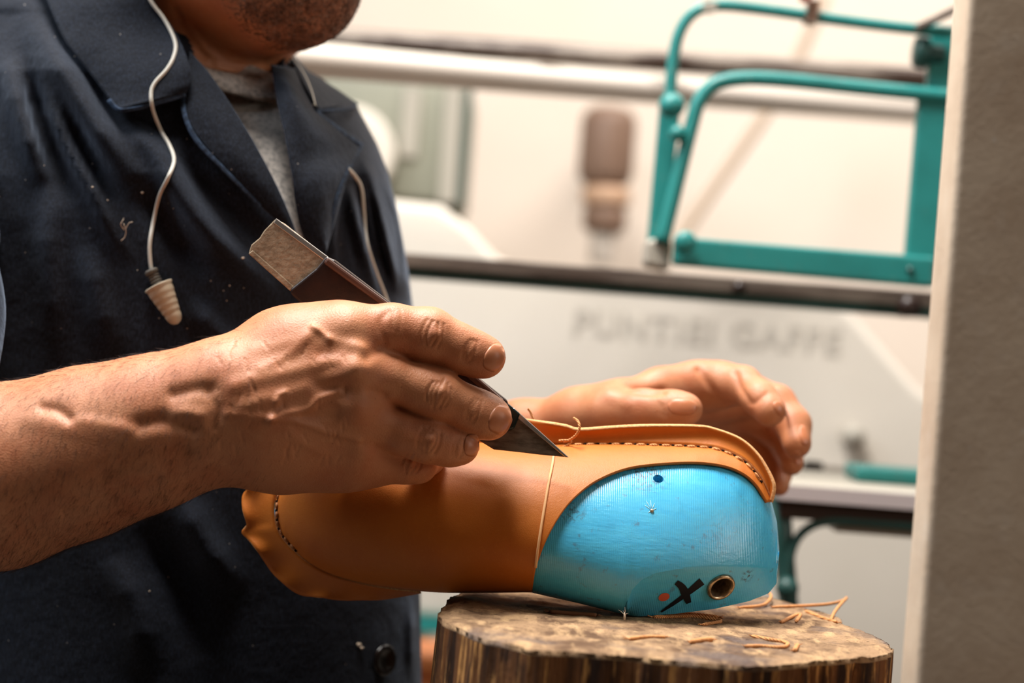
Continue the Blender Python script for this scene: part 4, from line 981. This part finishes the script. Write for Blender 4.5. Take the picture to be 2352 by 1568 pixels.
# sleeves
def sleeve(pts, ring, cuff):
    q = np.array([list(P(*p[:3])) + [p[3] * p[2] / F] for p in pts]); q = resample(q, ring); V = []
    tg = np.gradient(q[:, :3], axis=0); tg /= np.linalg.norm(tg, axis=1)[:, None]; n = 90
    rows_ = [(q[i, :3], tg[i], q[i, 3], i) for i in range(ring)] + [(q[-1, :3] - tg[-1] * z, tg[-1], q[-1, 3] - .003, ring) for z in (0, .01, .03)]
    for c, tt, r, i in rows_:
        a = np.cross(tt, EY); a /= np.linalg.norm(a); b = np.cross(tt, a)
        for j in range(n):
            w = 2 * math.pi * j / n; rr = r + (.0022 * math.sin(3 * w + i * .35) + .0016 * math.sin(7 * w - i * .22)) * min(1, i / 6) 
            V.append(c + rr * (math.cos(w) * a + math.sin(w) * b))
    o = mesh('sleeve', np.array(V), gridfaces(len(rows_), n, True), COAT, coat); ORG[o] = ORG[coat]; return o
sleeve([(-30, 60, 1.27, 250), (-150, 330, 1.17, 168), (-184, 600, 1.09, 176), (-186, 868, 1.035, 183)], 50, True)
sleeve([(640, 380, 1.37, 150), (800, 740, 1.37, 120), (862, 980, 1.335, 112), (930, 1070, 1.285, 100)], 40, True)
# button low on the coat, specks of lint
cz = P(*cpt(883, 1516, .003)); nrm = np.array([.75, -.64, .05]); nrm /= np.linalg.norm(nrm)
a = np.cross(nrm, [0, 0, 1.0]); a /= np.linalg.norm(a); b = np.cross(nrm, a); V = []
prof = [(.0, .0), (.0045, .0002), (.006, .0014), (.0085, .0018), (.0095, .0008), (.0095, -.0012), (0, -.0012)]
for r, h_ in prof:
    for j in range(36): V.append(cz + nrm * h_ + r * (math.cos(j * math.pi / 18) * a + math.sin(j * math.pi / 18) * b))
o = recalc(mesh('button', np.array(V), gridfaces(len(prof), 36, True), mat('black_button', (18, 14, 14), .22, .6), coat)); ORG[o] = ORG[coat]
CB = bvh_of(coat)
def fluff(pts, r, m):
    p = [hit(CB, x, y, .0012 + dz) for x, y, dz in pts]
    return MB().tube(resample(np.array(p), 14), r, 6)
LINT = mat('pale_lint', (206, 188, 168), .9, .1)
mb = MB()
for s_ in ([(276, 553, 0), (285, 546, .001), (290, 532, .003), (288, 516, .005)], [(286, 530, .002), (281, 518, .004), (279, 510, .005)], [(289, 528, .002), (299, 514, .003), (308, 511, .004)]):
    mb.add(*(lambda q: (q.v, q.f))(fluff(s_, .00022, LINT)))
for x, y, s in ((326, 440, 5), (210, 430, 4), (245, 460, 3), (527, 655, 3), (556, 592, 5), (316, 620, 2), (612, 744, 3), (400, 477, 2), (822, 1478, 9), (829, 1486, 7), (342, 1357, 3), (170, 130, 3), (520, 690, 2), (100, 380, 2), (560, 660, 2)):
    p = hit(CB, x, y, .0006)
    if p is not None: mb.tube([p - ER * s * .00012, p + ED * s * .00008, p + ER * s * .00016], [s * .00008, s * .00013, s * .00006], 6)
o = mb.build('lint', LINT, coat); ORG[o] = ORG[coat]; o['kind'] = 'stuff'
# trousers and shoes below the hem
for sx in (140, 480):
    q = P(sx, 2300, 1.3); mb = MB(); pts = [np.array([q[0], q[1], .86]), np.array([q[0], q[1], .5]), np.array([q[0], q[1], .09])]
    mb.tube(resample(pts, 12), np.linspace(.095, .058, 12), 24).build('trouser_leg', TROUSER, man)
    MB().tube([np.array([q[0] - .02, q[1] + .06, .045]), np.array([q[0], q[1], .05]), np.array([q[0] + .08, q[1] - .1, .04]), np.array([q[0] + .12, q[1] - .15, .03])], [.03, .044, .04, .02], 18).build('work_shoe', SHOEM, man)

# --- corded earplugs
t = empty('corded_earplug', P(350, 620, 1.12), 'beige ribbed earplug hanging on a thin pale cord round the neck', 'earplug')
COLS = [bvh_of(x) for x in coat.children if x.name.startswith(('collar', 'lapel'))] + [CB]
def front(x, y, lift):
    best = None
    for bv in COLS:
        p = hit(bv, x, y, lift)
        if p is not None and (best is None or p[1] < best[1]): best = p
    return best
def cordline(pts, r):
    q = resample(pts, 80); h_ = [front(x, y, r * 1.3) for x, y in q]; ok = [i for i, k in enumerate(h_) if k is not None]; q = q[ok]; p = np.array([h_[i] for i in ok]); d = np.convolve(np.pad(p[:, 1], 5, 'edge'), np.ones(11) / 11, 'valid')
    d = np.minimum(d, p[:, 1])
    out = np.array([P(x, y, dd) for (x, y), dd in zip(q, d)])
    return MB().tube(out, r, 10).build('cord', CORD, t)
cordline([(320, -60), (345, 0), (378, 45), (402, 95), (400, 128), (383, 160), (356, 190), (347, 215), (352, 255), (370, 300), (390, 335), (400, 370), (385, 410), (366, 450), (352, 510), (344, 560), (345, 600), (349, 626)], .0011)
cordline([(652, 112), (676, 142), (696, 170), (712, 205), (724, 250)], .0011)
cordline([(800, 388), (815, 404), (830, 432), (836, 490), (842, 555), (862, 620), (885, 680), (905, 740)], .0011)
p0 = front(349, 622, .004); p1 = front(412, 742, .006)
axd = p1 - p0; Ln = np.linalg.norm(axd); axd /= Ln
def lathe(name, prof, m):
    a = np.cross(axd, EY); a /= np.linalg.norm(a); b = np.cross(axd, a); V = []
    for s, r in prof:
        for j in range(30): V.append(p0 + axd * s * Ln + r * Ln * (math.cos(j * math.pi / 15) * a + math.sin(j * math.pi / 15) * b))
    return recalc(mesh(name, np.array(V), gridfaces(len(prof), 30, True) + [tuple(range(30))[::-1], tuple(range((len(prof) - 1) * 30, len(prof) * 30))], m, t))
st = [(-.02, .09), (.0, .115), (.05, .118), (.06, .09)]
for i in range(4): st += [(.075 + i * .05, .075), (.09 + i * .05, .10), (.105 + i * .05, .10), (.118 + i * .05, .075)]
lathe('stem', st + [(.36, .07)], STEM)
pl = [(.30, .05), (.285, .20), (.28, .245), (.295, .25), (.33, .222)]
for i in range(5):
    s = .36 + i * .105; r = .222 - i * .020; pl += [(s, r), (s + .06, r * .985), (s + .085, r * .955), (s + .1, r * .925)]
pl += [(.90, .125), (.95, .10), (.985, .06), (1.0, .01)]
lathe('plug', pl, PLUG)
